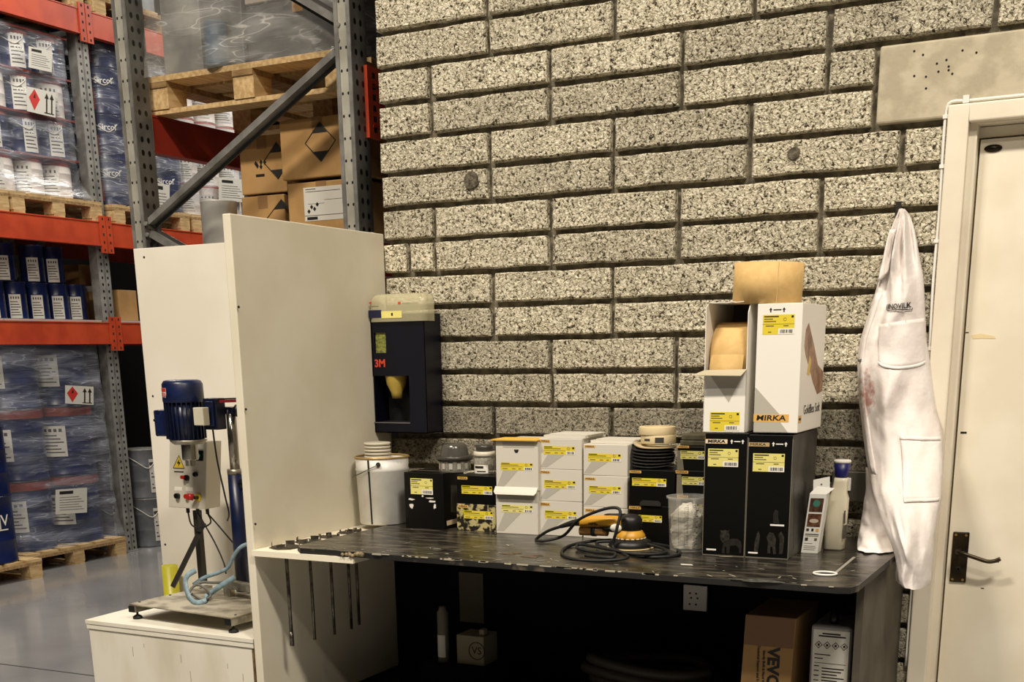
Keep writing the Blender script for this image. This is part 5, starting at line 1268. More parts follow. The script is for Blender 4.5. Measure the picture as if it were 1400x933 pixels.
b = MB(); b.tube([(sw_*.24 + sh2*.30*math.cos(k*math.pi/9), -.0008, sh2*.5 + sh2*.30*math.sin(k*math.pi/9)) for k in range(18)], .0016, 5, closed=True); b.build('round_mark', 'ink', sb)
lettering('VS', sh2*.36, 'ink', sb, (sw_*.24, -.0008, sh2*.5))
b = MB(); b.box(sw_*.22, sw_*.42, .02, .05, sh2, sh2 + .022); o = b.build('bottle_cap', 'carton_dim', loc=sb.location, bevel=.004); tag(o, 'small pale cap lying on the carton with the round mark', 'cap')
q0 = at(629, 850, Y=-.03); q1 = at(660, 785, Y=-.03)
b = MB(); b.box(q0.x, q1.x, -.030, -.0265, q0.z, q1.z); o = b.build('wall_sheet', mat('sheet_grey', (92, 86, 74), 0.7)); tag(o, 'grey blank sheet fixed to the back panel under the bench', 'sheet')
q0 = at(934, 834, Y=-.04); q1 = at(967, 802, Y=-.04)
so = thing('power_socket', 'pale double power socket on the back panel under the bench', 'socket', ((q0.x + q1.x)/2, -.028, q0.z))
b = MB(); b.box(q0.x, q1.x, -.042, -.028, q0.z, q1.z); b.build('plate', 'plastic_white', so, bevel=.002, world=True)
b = MB()
for u in (.28, .55):
    for v in (.25, .5, .68): x_ = q0.x + (q1.x - q0.x)*(u + (.06 if v == .5 else 0)); z_ = q0.z + (q1.z - q0.z)*v; b.box(x_ - .003, x_ + .003, -.0428, -.042, z_ - .003, z_ + .003)
b.build('pin_hole', 'ink', so, world=True)
# ------------------------------------------------------------------ white coverall hanging by the door
def cloth_mat():
    m = mat('coverall_cloth', (240, 233, 229), 0.85, col2=(231, 222, 217), nscale=7, bump=0.5, bscale=22)
    nt = m.node_tree; N = nt.nodes; L = nt.links; b_ = N['Principled BSDF']
    tc = N.new('ShaderNodeTexCoord')
    c = at(1183, 540, Y=-.1) - Vector((at(1225, 500, Y=-.085).x, -.02, at(1240, 803, Y=-.085).z))
    mp = N.new('ShaderNodeMapping'); mp.vector_type = 'POINT'; mp.inputs['Location'].default_value = (-c.x/.035, 0, -c.z/.07); mp.inputs['Scale'].default_value = (1/.035, .01, 1/.07)
    L.new(tc.outputs['Object'], mp.inputs[0])
    ln_ = N.new('ShaderNodeVectorMath'); ln_.operation = 'LENGTH'; L.new(mp.outputs[0], ln_.inputs[0])
    nz = N.new('ShaderNodeTexNoise'); nz.inputs['Scale'].default_value = 45; nz.inputs['Detail'].default_value = 4; L.new(tc.outputs['Object'], nz.inputs['Vector'])
    a = N.new('ShaderNodeMath'); a.operation = 'MULTIPLY_ADD'; a.inputs[1].default_value = 2.4; L.new(nz.outputs['Fac'], a.inputs[0]); L.new(ln_.outputs['Value'], a.inputs[2])
    rp_ = N.new('ShaderNodeMapRange'); rp_.inputs['From Min'].default_value = 2.05; rp_.inputs['From Max'].default_value = 1.5; L.new(a.outputs[0], rp_.inputs['Value'])
    ms = N.new('ShaderNodeMath'); ms.operation = 'MULTIPLY'; ms.inputs[1].default_value = .8; L.new(rp_.outputs[0], ms.inputs[0])
    mx_ = N.new('ShaderNodeMix'); mx_.data_type = 'RGBA'; old = b_.inputs['Base Color'].links[0].from_socket
    L.new(ms.outputs[0], mx_.inputs['Factor']); L.new(old, mx_.inputs['A']); mx_.inputs['B'].default_value = rgb(170, 108, 92); L.new(mx_.outputs['Result'], b_.inputs['Base Color'])
    # keep the weave free of the random offset used for small things
cloth_mat()
OUT = [(283, 1224, 1231), (290, 1221, 1237), (305, 1214, 1243), (322, 1208, 1247), (345, 1203, 1251), (372, 1196, 1256), (385, 1194, 1258), (400, 1190, 1259), (425, 1182, 1260), (447, 1175, 1261), (465, 1169, 1262), (494, 1166, 1266), (525, 1167, 1270), (553, 1168, 1274), (590, 1173, 1283), (600, 1174, 1284.5), (630, 1178, 1285), (660, 1183, 1284), (682, 1188, 1283), (700, 1194, 1279), (718, 1200, 1275), (735, 1206, 1273), (750, 1213, 1272), (765, 1218, 1271), (778, 1219, 1270), (790, 1217, 1269), (799, 1218, 1268), (803, 1224, 1266)]
def outl(y):
    for (a, b_) in zip(OUT[:-1], OUT[1:]):
        if a[0] <= y <= b_[0]:
            f = (y - a[0])/(b_[0] - a[0]); return a[1] + (b_[1] - a[1])*f, a[2] + (b_[2] - a[2])*f
    return OUT[-1][1:]
CYF = -.085
cv = thing('coverall', 'white work coverall with a dark chest logo hanging beside the door', 'coverall', (at(1225, 500, Y=CYF).x, -.02, at(1240, 803, Y=CYF).z))
def front_y(s, v):
    """depth of the front sheet: s 0..1 across, v 0 top .. 1 bottom"""
    e = max(0.0, 1 - abs(2*s - 1)**2.6)
    body = (.012 + .085*min(1, v*1.8)*(1 - .15*v))*e**.7
    f = 0
    f += .016*math.sin(9.5*s + 2.0 + 1.8*v)*(.4 + .6*v)*e
    f += .0075*math.sin(19*s - 3.2*v + .5)*math.exp(-((v - .22)/.22)**2)*e
    f += .006*math.sin(15*s + 5*v)*math.exp(-((v - .85)/.2)**2)*e
    q = noise.noise(Vector((s*3.2 + 3, v*7.5 + s*2.5, .4))); f += .026*q*e
    q2 = noise.noise(Vector((s*7 - v*5, v*15, 2.4))); f += .011*q2*e
    q3 = noise.noise(Vector((s*5 + v*9, v*10 - s*5, 7.4))); f += .012*max(0, .30 - abs(q3))*e
    # pleats running out from the hook, and crumples below the waist
    f += .024*math.sin(20*s + 3.0*v)*math.exp(-((v - .10)/.085)**2)*e*min(1, v*8)
    dg = math.sin(26*(v - .18*s) + 2.5*noise.noise(Vector((s*2.0, v*4, 9)))); f += .012*max(0, dg)**2*math.exp(-((v - .80)/.22)**2)*e
    dg = math.sin(30*(v + .35*s) + 3*noise.noise(Vector((s*2.4, v*5, 4)))); f += .010*max(0, dg)**2*math.exp(-((v - .45)/.25)**2)*e
    return -.022 - body - f
def yoff(v):
    t = min(1, max(0, (v - .52)/.40)); return -.27*t*t*(3 - 2*t)
NV, NS = 110, 44
rows = []
for i in range(NV + 1):
    v = i/NV; y = 283 + 520*v; l, r = outl(y); Yc = CYF + yoff(v); xl = at(l, y, Y=Yc).x; xr2 = at(r, y, Y=Yc).x; z = at((l + r)/2, y, Y=Yc).z
    wob = .002*noise.noise(Vector((v*16, .2, 1)))
    rows.append((v, xl + wob, xr2 - wob*.8, z))
b = MB(); vs = []
for (v, xl, xr2, z) in rows:
    for k in range(NS + 1): s = k/NS; vs.append((xl + (xr2 - xl)*s, front_y(s, v) + yoff(v), z + .004*math.sin(6*s)*(v > .93)))
    for k in range(1, NS): s = 1 - k/NS; vs.append((xl + (xr2 - xl)*s, -.014 - .006*math.sin(math.pi*s) + yoff(v), z))
RN = 2*NS; fs = []
for i in range(NV):
    for k in range(RN): fs.append((i*RN + k, i*RN + (k + 1) % RN, (i+1)*RN + (k + 1) % RN, (i+1)*RN + k))
b.add(vs, fs, 0, True); b.poly([vs[k] for k in range(RN)])
b.build('garment', 'coverall_cloth', cv, world=True)
def surf(x, y, d=.003):
    v = min(1, max(0, (y - 283)/520)); l, r = outl(y); s = min(.985, max(.015, (x - l)/(r - l)))
    Yc = CYF + yoff(v); xl = at(l, y, Y=Yc).x; xr2 = at(r, y, Y=Yc).x
    return Vector((xl + (xr2 - xl)*s, front_y(s, v) + yoff(v) - d, at((l + r)/2, y, Y=Yc).z))
def patch(nm, x0, x1, y0, y1, d, m='coverall_cloth', nx=12, ny=12, shape=None, edge=.004):
    b = MB(); vs = []
    for j in range(ny + 1):
        for i in range(nx + 1):
            u, w_ = i/nx, j/ny; xa, ya = x0 + (x1 - x0)*u, y0 + (y1 - y0)*w_
            if shape: xa, ya = shape(u, w_)
            puff = d*.6 + .003*math.sin(math.pi*u)*math.sin(math.pi*w_)
            vs.append(surf(xa, ya, puff))
    for j in range(ny + 1):
        for i in range(nx + 1): vs.append(vs[j*(nx + 1) + i] + Vector((0, edge + .004, 0)))
    K = (nx + 1)*(ny + 1); g = lambda i, j: j*(nx + 1) + i
    fs = [(g(i, j), g(i+1, j), g(i+1, j+1), g(i, j+1)) for j in range(ny) for i in range(nx)]
    for i in range(nx): fs += [(g(i, 0), g(i+1, 0), K + g(i+1, 0), K + g(i, 0)), (g(i, ny), g(i+1, ny), K + g(i+1, ny), K + g(i, ny))]
    for j in range(ny): fs += [(g(0, j), g(0, j+1), K + g(0, j+1), K + g(0, j)), (g(nx, j), g(nx, j+1), K + g(nx, j+1), K + g(nx, j))]
    b.add(vs, fs, 0, True); return b.build(nm, m, cv, world=True)
patch('chest_pocket', 0, 0, 0, 0, .003, shape=lambda u, w_: (1199 + 3*w_ + (62 - 2*w_)*u, 440 - 4*u*(1 - w_)*1.0 + (56 + 6*math.sin(math.pi*u)**.6)*w_ + (4*(1 - u))*(1 - w_)))
patch('pocket_hem', 0, 0, 0, 0, .0065, ny=2, shape=lambda u, w_: (1202 + 60*u, 494 + 7*math.sin(math.pi*u)**.6 + 4*w_))
patch('thigh_pocket', 0, 0, 0, 0, .004, shape=lambda u, w_: (1234 + 5*w_ + (49 - 5*w_)*u, 597 + 3*u + 86*w_))
patch('pocket_hem', 0, 0, 0, 0, .008, ny=2, shape=lambda u, w_: (1234 + 49*u, 595 + 3*u + 5*w_))
patch('pocket_hem', 0, 0, 0, 0, .008, ny=2, shape=lambda u, w_: (1240 + 43*u, 680 + 1*u + 5*w_))
patch('collar', 0, 0, 0, 0, .034, shape=lambda u, w_: ((1214 - 17*w_) + (10 + 9*w_*(1 - .2*w_))*u, 312 + 62*w_ + 12*(1 - u)*w_ - 3*u*w_), nx=6)
patch('placket', 0, 0, 0, 0, .004, shape=lambda u, w_: (outl(400 + 250*w_)[0] + 4 + 9*u + 3*w_, 400 + 250*w_), nx=4, ny=24)
bt_ = surf(1174, 492, .009); MB().lathe([(0, 0), (.006, 0), (.006, .003), (0, .003)], 12, T=Matrix.Translation(bt_) @ Matrix.Rotation(math.pi/2, 4, 'X')).build('button', mat('button_grey', (130, 126, 120), 0.3, .5), cv, world=True)
# logo follows the cloth
lm = text_mesh('INOVILK', .032, .0002, .0006).copy(); lm.materials.clear(); lm.materials.append(MATS['ink'])
pc_ = at(1230.5, 420, Y=CYF); pw_ = (at(1245, 420, Y=CYF).x - at(1213, 420, Y=CYF).x)
xs_ = [v.co.x for v in lm.vertices]; ys_ = [v.co.y for v in lm.vertices]; wx_ = max(xs_) - min(xs_); hy_ = max(ys_) - min(ys_)
for v in lm.vertices:
    u = (v.co.x - min(xs_))/wx_; w_ = (v.co.y - min(ys_))/hy_
    q = surf(1213.5 + 32*u, 422.5 - 7.5*w_ - 1.5*u + 1.0*math.sin(3.1*u), .0045); v.co = q - Vector(cv.location) + Vector((0, -.0004 if v.co.z > 0 else 0, 0))
lo = bpy.data.objects.new('chest_logo', lm); COL.objects.link(lo); lo.parent = cv
b = MB(); b.tube([surf(1212, 416, .005), surf(1211.5, 420, .005), surf(1212.5, 424, .005)] + [surf(1213 + 33*k/8, 424.5 - .8*math.sin(k*.4), .005) for k in range(1, 9)] + [surf(1246.3, 421.5, .005)], .0012, 5); b.build('logo_swoosh', 'ink', lo, world=True)
# lower leg lying on the bench corner
b = MB(); rings = []
LEG = [(640, 1184, 1216), (668, 1184, 1222), (692, 1181, 1226), (712, 1177, 1227), (730, 1174, 1227), (745, 1172, 1226), (757, 1172.5, 1224)]
for i in range(25):
    f = i/24*(len(LEG) - 1); k0 = min(int(f), len(LEG) - 2); g_ = f - k0; y, l, r = [LEG[k0][q]*(1 - g_) + LEG[k0 + 1][q]*g_ for q in range(3)]
    Yl = -.10 - .15*(i/24)**1.3; x0 = at(l, y, Y=Yl).x; x1 = at(r, y, Y=Yl).x; z = max(at((l + r)/2, y, Y=Yl).z, BZ + .004); n_ = 36; ring = []
    for k in range(n_):
        a = 2*math.pi*k/n_; w_ = noise.noise(Vector((math.cos(a)*1.6, math.sin(a)*1.6, i*.33))); w2 = math.sin(9*a + i*.5)*.12*(i/24)
        ring.append(((x0 + x1)/2 + (x1 - x0)/2*math.cos(a)*(1 + .04*w_), Yl + (.03 + .035*(i/24))*math.sin(a)*(1 + .5*w_ + w2), z + .006*w_*(i/24)))
    rings.append(ring)
b.loft(rings, caps=True); lg_ = b.build('trouser_leg', 'coverall_cloth', cv, world=True)
# hook
hk = at(1227, 281, Y=-.02)
h = thing('coat_hook', 'small steel wall hook at the top of the hanging coverall', 'hook', (hk.x, -.001, hk.z - .02))
b = MB(); b.box(hk.x - .008, hk.x + .008, -.005, -.001, hk.z - .03, hk.z + .012); b.build('plate', 'steel_dark', h, world=True)
b = MB(); b.tube(spline([(hk.x, -.004, hk.z - .012), (hk.x, -.02, hk.z - .018), (hk.x, -.030, hk.z - .010), (hk.x, -.031, hk.z - .002)], 5), .003, 8); b.build('prong', 'steel_dark', h, world=True)
# ------------------------------------------------------------------ pallet racks and stores
mat('rack_orange', (194, 74, 40), 0.45, col2=(176, 62, 34), nscale=6)
mat('beam_red', (150, 44, 24), 0.5, col2=(130, 36, 20), nscale=6)
steel_holes('upright_y', (168, 166, 160), .05, .028, .0085, 'y')
steel_holes('upright_x', (188, 185, 172), .075, .012, .0042, 'x')
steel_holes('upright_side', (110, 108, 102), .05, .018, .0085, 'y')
mat('galv', (140, 138, 132), 0.45, 0.3, col2=(112, 110, 106), nscale=12); mat('galv_dark', (62, 61, 58), 0.5, 0.3)
mat('wood', (206, 176, 128), 0.8, col2=(178, 146, 98), nscale=9, stretch=(1, 6, 6), bump=.05, bscale=60)
mat('wood_dark', (170, 138, 94), 0.85, col2=(138, 108, 70), nscale=9, stretch=(6, 1, 6))
mat('deck_grey', (170, 168, 162), 0.6)
mat('drum_blue', (20, 32, 78), 0.30, col2=(15, 25, 62), nscale=6); mat('drum_dark', (16, 20, 44), 0.35)
mat('can_band', (120, 44, 30), 0.6); mat('tin_white', (214, 204, 196), 0.45); mat('tin_red', (170, 66, 54), 0.5)
mat('pail_grey', (120, 122, 126), 0.35, .3, col2=(100, 102, 106), nscale=8); mat('label_paper', (206, 202, 192), 0.55)
film('wrap_clear', .06, (215, 218, 226), 3.0, (.8, .8, 3), 6, milk=.30); film('wrap_cold', .08, (206, 211, 224), 2.6, (.7, .7, 4), 5.0, milk=.42); film('wrap_heavy', .12, (226, 224, 218), 3.2, (1.0, 1.0, 2.6), 8.0, (.1, .35, .1), .035, .40)

def upright(parent, x, y, z1, face, wd=.10, dp=.09):
    """C-shaped perforated post; face 'x+' looks along +X, 'y-' towards -Y. Built round its own axis so the holes centre on it."""
    b = MB(); t = .006
    if face == 'x+':
        b.box(dp/2 - t, dp/2, -wd/2, wd/2, 0, z1, 0); b.box(-dp/2, dp/2 - t, -wd/2, -wd/2 + t, 0, z1, 1); b.box(-dp/2, dp/2 - t, wd/2 - t, wd/2, 0, z1, 1)
        b.box(dp/2, dp/2 + .004, -.006, .006, 0, z1, 1)
        b.box(-dp/2, dp/2 + .03, -wd/2 - .02, wd/2 + .02, 0, .006, 1); mats = ['upright_y', 'galv']
    else:
        b.box(-wd/2, wd/2, -dp/2, -dp/2 + t, 0, z1, 0)
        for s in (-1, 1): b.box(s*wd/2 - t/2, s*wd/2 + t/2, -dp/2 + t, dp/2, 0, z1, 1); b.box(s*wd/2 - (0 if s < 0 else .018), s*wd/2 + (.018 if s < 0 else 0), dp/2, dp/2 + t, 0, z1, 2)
        b.box(-wd/2 - .004, -wd/2 + .012, -dp/2 - .004, -dp/2, 0, z1, 2); b.box(wd/2 - .012, wd/2 + .004, -dp/2 - .004, -dp/2, 0, z1, 2)
        b.box(-wd/2 - .02, wd/2 + .02, -dp/2 - .02, dp/2 + .02, 0, .006, 2); mats = ['upright_x', 'upright_side', 'galv']
    o = b.build('upright', mats, parent); o.location = Vector((x, y, 0)) - Vector(parent.location); return o
def beam(parent, x, y0, y1, z0, z1, m='rack_orange', out=1, conn=True, ends=(True, True)):
    b = MB(); b.box(x - .025, x + .025, y0, y1, z0 + .006, z1 - .006); b.box(x - .025, x + .031*out if out > 0 else x + .025, y0, y1, z0, z0 + .008); b.box(x - .025, x + .029, y0, y1, z1 - .008, z1)
    o = b.build('beam', m, parent, world=True)
    if conn:
        for e, yy, s in ((ends[0], y0, -1), (ends[1], y1, 1)):
            if not e: continue
            c = MB(); ya, yb = sorted((yy - s*.004, yy + s*.052)); c.box(x + .020*out, x + .034*out, ya, yb, z0 - .05, z1 + .04); k = c.build('connector', m, o, world=True)
            h = MB()
            for q in range(5): zz = z0 - .03 + q*(z1 - z0 + .05)/4; h.box(x + .0338*out, x + .0346*out, (ya + yb)/2 - .007, (ya + yb)/2 + .007, zz - .009, zz + .009)
            # keyhole slots are openings of the connector, seen dark
            h.build('slot', 'hole_dark', o, world=True)['kind'] = 'stuff'
    return o

RX = -5.0
rack = thing('pallet_rack', 'orange and galvanised pallet rack along the far side of the aisle', 'rack', (RX - .5, 3.43, 0))
LV = [(1.632, 1.795), (2.352, 2.528), (3.815, 3.985)]
FY = [0.55, 3.43, 6.35]
for y in FY:
    for x in (RX - .045, RX - 1.05):
        upright(rack, x, y, 5.2, 'x+', .115, .09)
    for k, (za, zb_) in enumerate(((.25, 1.15), (1.15, 2.05), (2.05, 2.95), (2.95, 3.85), (3.85, 4.75))):
        b = MB(); p, q = ((RX - .08, y, za), (RX - 1.02, y, zb_)) if k % 2 else ((RX - 1.02, y, za), (RX - .08, y, zb_)); b.bar(p, q, .03, .045); b.build('brace', 'galv', rack, world=True)
    for z in (.25, 2.05, 3.85): b = MB(); b.bar((RX - .08, y, z), (RX - 1.02, y, z), .03, .04); b.build('brace', 'galv', rack, world=True)
for i in range(2):
    for (za, zb_) in LV:
        beam(rack, RX + .028, FY[i] + .056, FY[i+1] - .056, za, zb_); beam(rack, RX - 1.08, FY[i] + .056, FY[i+1] - .056, za, zb_, 'beam_red', conn=False)
for (y0, y1) in ((.65, 1.5), (1.51, 2.42), (2.43, 3.35), (3.52, 4.4), (4.41, 5.3), (5.31, 6.2)):
    b = MB(); b.box(RX - 1.05, RX - .002, y0, y1, LV[0][1] + .0005, LV[0][1] + .016); b.build('deck_board', 'deck_grey', rack, world=True)

# ---- pallets: every board and block a part
def pallet_template(L, D, nm='wooden_pallet'):
    t = thing(nm, 'x', 'pallet')
    for i in range(3):
        for j in range(3):
            b = MB(); x = (-L/2 + .06, 0, L/2 - .06)[i]; y = (-D/2 + .05, 0, D/2 - .05)[j]
            b.box(-.055, .055, -.05, .05, .018, .098); o = b.build('block', 'wood', t); o.location = (x, y, 0)
    for i in range(3):
        x = (-L/2 + .06, 0, L/2 - .06)[i]; b = MB(); b.box(-.05, .05, -D/2, D/2, 0, .0178); o = b.build('bottom_board', 'wood', t); o.location = (x, 0, 0)
    for j in range(3):
        y = (-D/2 + .05, 0, D/2 - .05)[j]; b = MB(); b.box(-L/2, L/2, -.05, .05, .0982, .119); o = b.build('stringer_board', 'wood_dark', t); o.location = (0, y, 0)
    n = max(5, int(L/.155)); wd = L/n*.78
    me = None
    for k in range(n):
        x = -L/2 + wd/2 + (L - wd)*k/(n - 1); b = MB(); b.box(-wd/2, wd/2, -D/2, D/2, .1192, .14); o = b.build('deck_board', 'wood', t); o.location = (x, 0, 0)
    return t
PH = .14
pA = pallet_template(.85, 1.15); pA.location = (RX - .53, 3.00, LV[1][1] + .0005); pA.rotation_euler = (0, 0, math.pi/2)
pA['label'] = 'pallet with wrapped can stack at second beam, left of the rack post'; pA['group'] = 'pallets on the orange rack'
GP = 'pallets on the orange rack'
copy_tree(pA, loc=(RX - .53, 2.13, LV[1][1] + .0005), label='pallet at the second beam, next left of the wrapped can stack')
copy_tree(pA, loc=(RX - .53, 3.97, LV[1][1] + .0005), label='pallet carrying blue cans at second beam, behind the rack post')
copy_tree(pA, loc=(RX - .53, 4.85, LV[1][1] + .0005), label='pallet carrying white tins at the second beam')
for y, l in ((2.15, 'pallet on the top beam above the wrapped can stack, far from the post'), (3.02, 'pallet on the top beam just left of the rack post'), (3.97, 'pallet on the top beam just right of the rack post'), (4.85, 'pallet on the top beam beside the hanging wrapped load')):
    copy_tree(pA, loc=(RX - .53, y, LV[2][1] + .0005), label=l)
pF = pallet_template(1.0, 1.15); pF.location = (RX - .50, 2.80, .0); pF.rotation_euler = (0, 0, math.pi/2)
pF['label'] = 'pallet on the floor under the shrink-wrapped blue drums'; pF['group'] = 'pallets on the floor'
copy_tree(pF, loc=(RX - .30, 1.765, 0), label='pallet on the floor under the unwrapped blue drums')

# ---- drums, cans, pails
def curved_text(s, size, r, z, ang, m, parent, bold=.0004, name='lettering'):
    me = text_mesh(s, size, .0002, bold).copy(); me.materials.clear(); me.materials.append(MATS[m])
    for v in me.vertices:
        a = ang + v.co.x/r; rr = r + .0008 + (.0005 if v.co.z > 0 else 0); zz = z + v.co.y; v.co = (rr*math.cos(a), rr*math.sin(a), zz)
    o = bpy.data.objects.new(name, me); COL.objects.link(o); o.parent = parent; return o
def drum(nm, cat, r, h, body, lid, lab=None, band=None, txt=None, ang=-.55, handle=False, lab_a=(-.5, .5), lab_z=(.2, .75), text_z=.62):
    t = thing(nm, 'x', cat)
    b = MB(); b.lathe([(0, .004), (r*.96, .004), (r, 0), (r, .012), (r*.985, .018), (r*.985, h*.33), (r, h*.345), (r*.985, h*.36), (r*.985, h*.66), (r, h*.675), (r*.985, h*.69), (r*.985, h - .02), (r, h - .012), (r, h - .002)], 28); b.build('body', body, t)
    b = MB(); b.lathe([(r, h - .010), (r*1.02, h - .006), (r*1.01, h), (r*.95, h), (r*.92, h - .008), (0, h - .008)], 28); b.build('lid', lid, t)
    if band: b = MB(); b.lathe([(r*1.006, h*.86), (r*1.006, h*.985)], 28); b.build('band', band, t)
    if lab:
        b = MB(); n_ = 10; b.lathe([(r*1.004, h*lab_z[0]), (r*1.004, h*lab_z[1])], n_, a0=ang + lab_a[0], a1=ang + lab_a[1]); lo_ = b.build('label', lab, t)
        b = MB(); H = h*(lab_z[1] - lab_z[0])
        for k in range(6): z = h*lab_z[0] + H*(.12 + .11*k); b.lathe([(r*1.008, z), (r*1.008, z + H*.035)], 6, a0=ang + lab_a[0] + .08, a1=ang + lab_a[1] - .08 - .1*(k % 3))
        for k in range(4): a = ang + lab_a[0] + (lab_a[1] - lab_a[0])*(.2 + .2*k); z = h*lab_z[0] + H*.86; b.lathe([(r*1.008, z - H*.05), (r*1.008, z + H*.05)], 2, a0=a - .05, a1=a + .05)
        b.build('print', 'ink_soft', lo_)
    if txt: curved_text(txt, h*.19, r, h*text_z, ang + (.45 if lab else 0.0), 'label_white', t)
    if handle:
        b = MB(); b.tube(spline([(r*math.cos(ang - .9)*1.01, r*math.sin(ang - .9)*1.01, h*.86), (r*math.cos(ang - .4)*1.03, r*math.sin(ang - .4)*1.03, h*.76), (r*math.cos(ang + .2)*1.03, r*math.sin(ang + .2)*1.03, h*.62), (r*math.cos(ang + .7)*1.01, r*math.sin(ang + .7)*1.01, h*.80)], 5), .004, 6); b.build('wire_handle', 'label_paper', t)
    return t
used = set()
def put(t, loc, label, group, rz=0.0):
    if t.name not in used:
        used.add(t.name); t.location = loc; t.rotation_euler = (0, 0, rz); t['label'] = label; t['group'] = group; return t
    return copy_tree(t, loc=loc, rz=rz, label=label, group=group)
ANG = -.75      # direction from the rack to the camera
# floor pallet: blue 60 litre drums, three tiers, wrapped
bd1 = drum('steel_drum', 'drum', .235, .52, 'drum_blue', 'drum_dark', 'label_paper', 'can_band', None, ANG, lab_a=(-.75, .05), lab_z=(.28, .72))
tiers = ['lowest', 'middle', 'topmost']
for k in range(3):
    for (x, y, w_) in ((RX - .235, 3.045, 'beside the rack post'), (RX - .235, 2.565, 'beside the unwrapped drums'), (RX - .71, 2.565, 'in the row behind')):
        put(bd1, (x, y, PH + .0005 + k*.5205), 'brown-banded blue drum under stretch wrap, %s tier on the floor pallet, %s' % (tiers[k], w_), 'wrapped blue drums on the floor pallet', rz=rp.uniform(-.1, .2))
bd2 = drum('steel_drum', 'drum', .19, .47, 'drum_blue', 'drum_blue', 'label_paper', None, None, ANG, lab_a=(-.3, .6), lab_z=(.52, .92))
curved_text('INOV', .11, .19, .30, ANG + .25, 'label_white', bd2)
b = MB(); b.lathe([(.1915, .235), (.1915, .243)], 20, a0=ANG - .6, a1=ANG + .9); b.build('stripe', 'label_white', bd2)
for k in range(2):
    put(bd2, (RX + .06, 2.0, PH + .0005 + k*.4705), 'unwrapped blue drum with white lettering, %s of two at the edge of the rack' % ('lower' if k == 0 else 'upper'), 'unwrapped blue drums')
# second beam: wrapped cans in four tiers
cn = drum('paint_can', 'can', .128, .262, 'drum_blue', 'can_band', 'label_paper', 'can_band', 'co2', ANG + .1, True, lab_a=(-.1, .75), lab_z=(.05, .88), text_z=.55)
cn2 = drum('paint_can', 'can', .128, .262, 'tin_white', 'can_band', 'label_paper', 'can_band', None, ANG, False, lab_a=(-.6, .6), lab_z=(.08, .8))
zA = LV[1][1] + PH + .001
tw = ['first', 'second', 'third', 'top']
for k in range(4):
    for i, (x, y) in enumerate(((RX - .14, 2.62), (RX - .14, 2.885), (RX - .14, 3.15), (RX - .42, 2.62), (RX - .42, 3.15))):
        src = cn if k in (1, 3) or (k == 2 and i % 2) else cn2
        if k == 0: src = cn2
        put(src, (x, y, zA + k*.275), '%s can under stretch wrap, %s tier on the second beam, %s' % ('blue' if src is cn else 'white', tw[k], ('away from the rack post', 'between two others', 'next to the rack post', 'behind, away from the post', 'behind, next to the post')[i]), 'wrapped cans on the second beam', rz=rp.uniform(-.25, .25))
    b = MB(); b.box(RX - .96, RX, 2.48, 3.285, zA + k*.275 + .2625, zA + k*.275 + .2745); o = b.build('layer_sheet', 'can_band'); tag(o, 'brown card layer sheet between wrapped cans, above the %s tier' % tw[k], 'card sheet', 'layer sheets between the cans')
for k in range(4):
    for (x, y, w_) in ((RX - .14, 2.33, 'next to'), (RX - .14, 2.06, 'one further from')):
        put(cn, (x, y, zA + k*.275), 'blue can, %s tier, %s the wrapped can stack' % (tw[k], w_), 'cans beside the wrapped stack')
# behind the post: blue cans with lettering, four tiers
cs = drum('paint_can', 'can', .145, .325, 'drum_blue', 'drum_blue', 'tin_red', None, None, ANG, True, lab_a=(-.85, -.35), lab_z=(.1, .55))
curved_text('Sircol', .06, .145, .235, ANG + .15, 'label_white', cs)
for k in range(4):
    for (x, y, w_) in ((RX - .15, 3.72, 'next to the rack post'), (RX - .15, 4.015, 'second from the rack post'), (RX - .15, 4.31, 'next to the white tins'), (RX - .45, 3.72, 'in the row behind')):
        put(cs, (x, y, zA + k*.3265), 'lettered blue can with red mark, %s tier, %s' % (tw[k], w_), 'blue cans behind the rack post')
ct_ = drum('paint_tin', 'tin', .125, .25, 'tin_white', 'tin_red', 'label_paper', None, None, ANG, False, lab_a=(-.6, .6), lab_z=(.15, .75))
for k in range(4):
    for (x, y, w_) in ((RX - .14, 4.56, 'next to the lettered blue cans'), (RX - .14, 4.83, 'second from the lettered blue cans'), (RX - .14, 5.10, 'third from the lettered blue cans'), (RX - .42, 4.56, 'in the row behind')):
        put(ct_, (x, y, zA + k*.2515), 'white tin with red lid, %s tier, %s' % (tw[k], w_), 'white tins with red lids')
# first beam: loose blue cans, cartons
cl = drum('paint_can', 'can', .088, .265, 'drum_blue', 'drum_blue', 'label_paper', None, None, ANG, False, lab_a=(-.4, .55), lab_z=(.03, .66))
zB = LV[0][1] + .0165
def ypx(x, yy, X): return at(x, yy, X=X).y
for i, px in enumerate((-8, 22, 52, 80, 104)):
    X = RX - .22; put(cl, (X, ypx(px, 430, X), zB), 'blue can in the lower row on the first beam, %s from the dim carton' % ('fifth', 'fourth', 'third', 'second', 'first')[i], 'loose blue cans on the first beam')
for i, px in enumerate((6, 46, 73)):
    X = RX - .23; put(cl, (X, ypx(px, 385, X), zB + .2655), 'blue can stacked in the upper row on the first beam, %s from the dim carton' % ('third', 'second', 'first')[i], 'loose blue cans on the first beam')
X = RX - .45
for i, px in enumerate((20, 50, 86)): put(cl, (X, ypx(px, 425, X), zB), 'blue can in the back row on the first beam, %s from the dim carton' % ('third', 'second', 'first')[i], 'loose blue cans on the first beam')
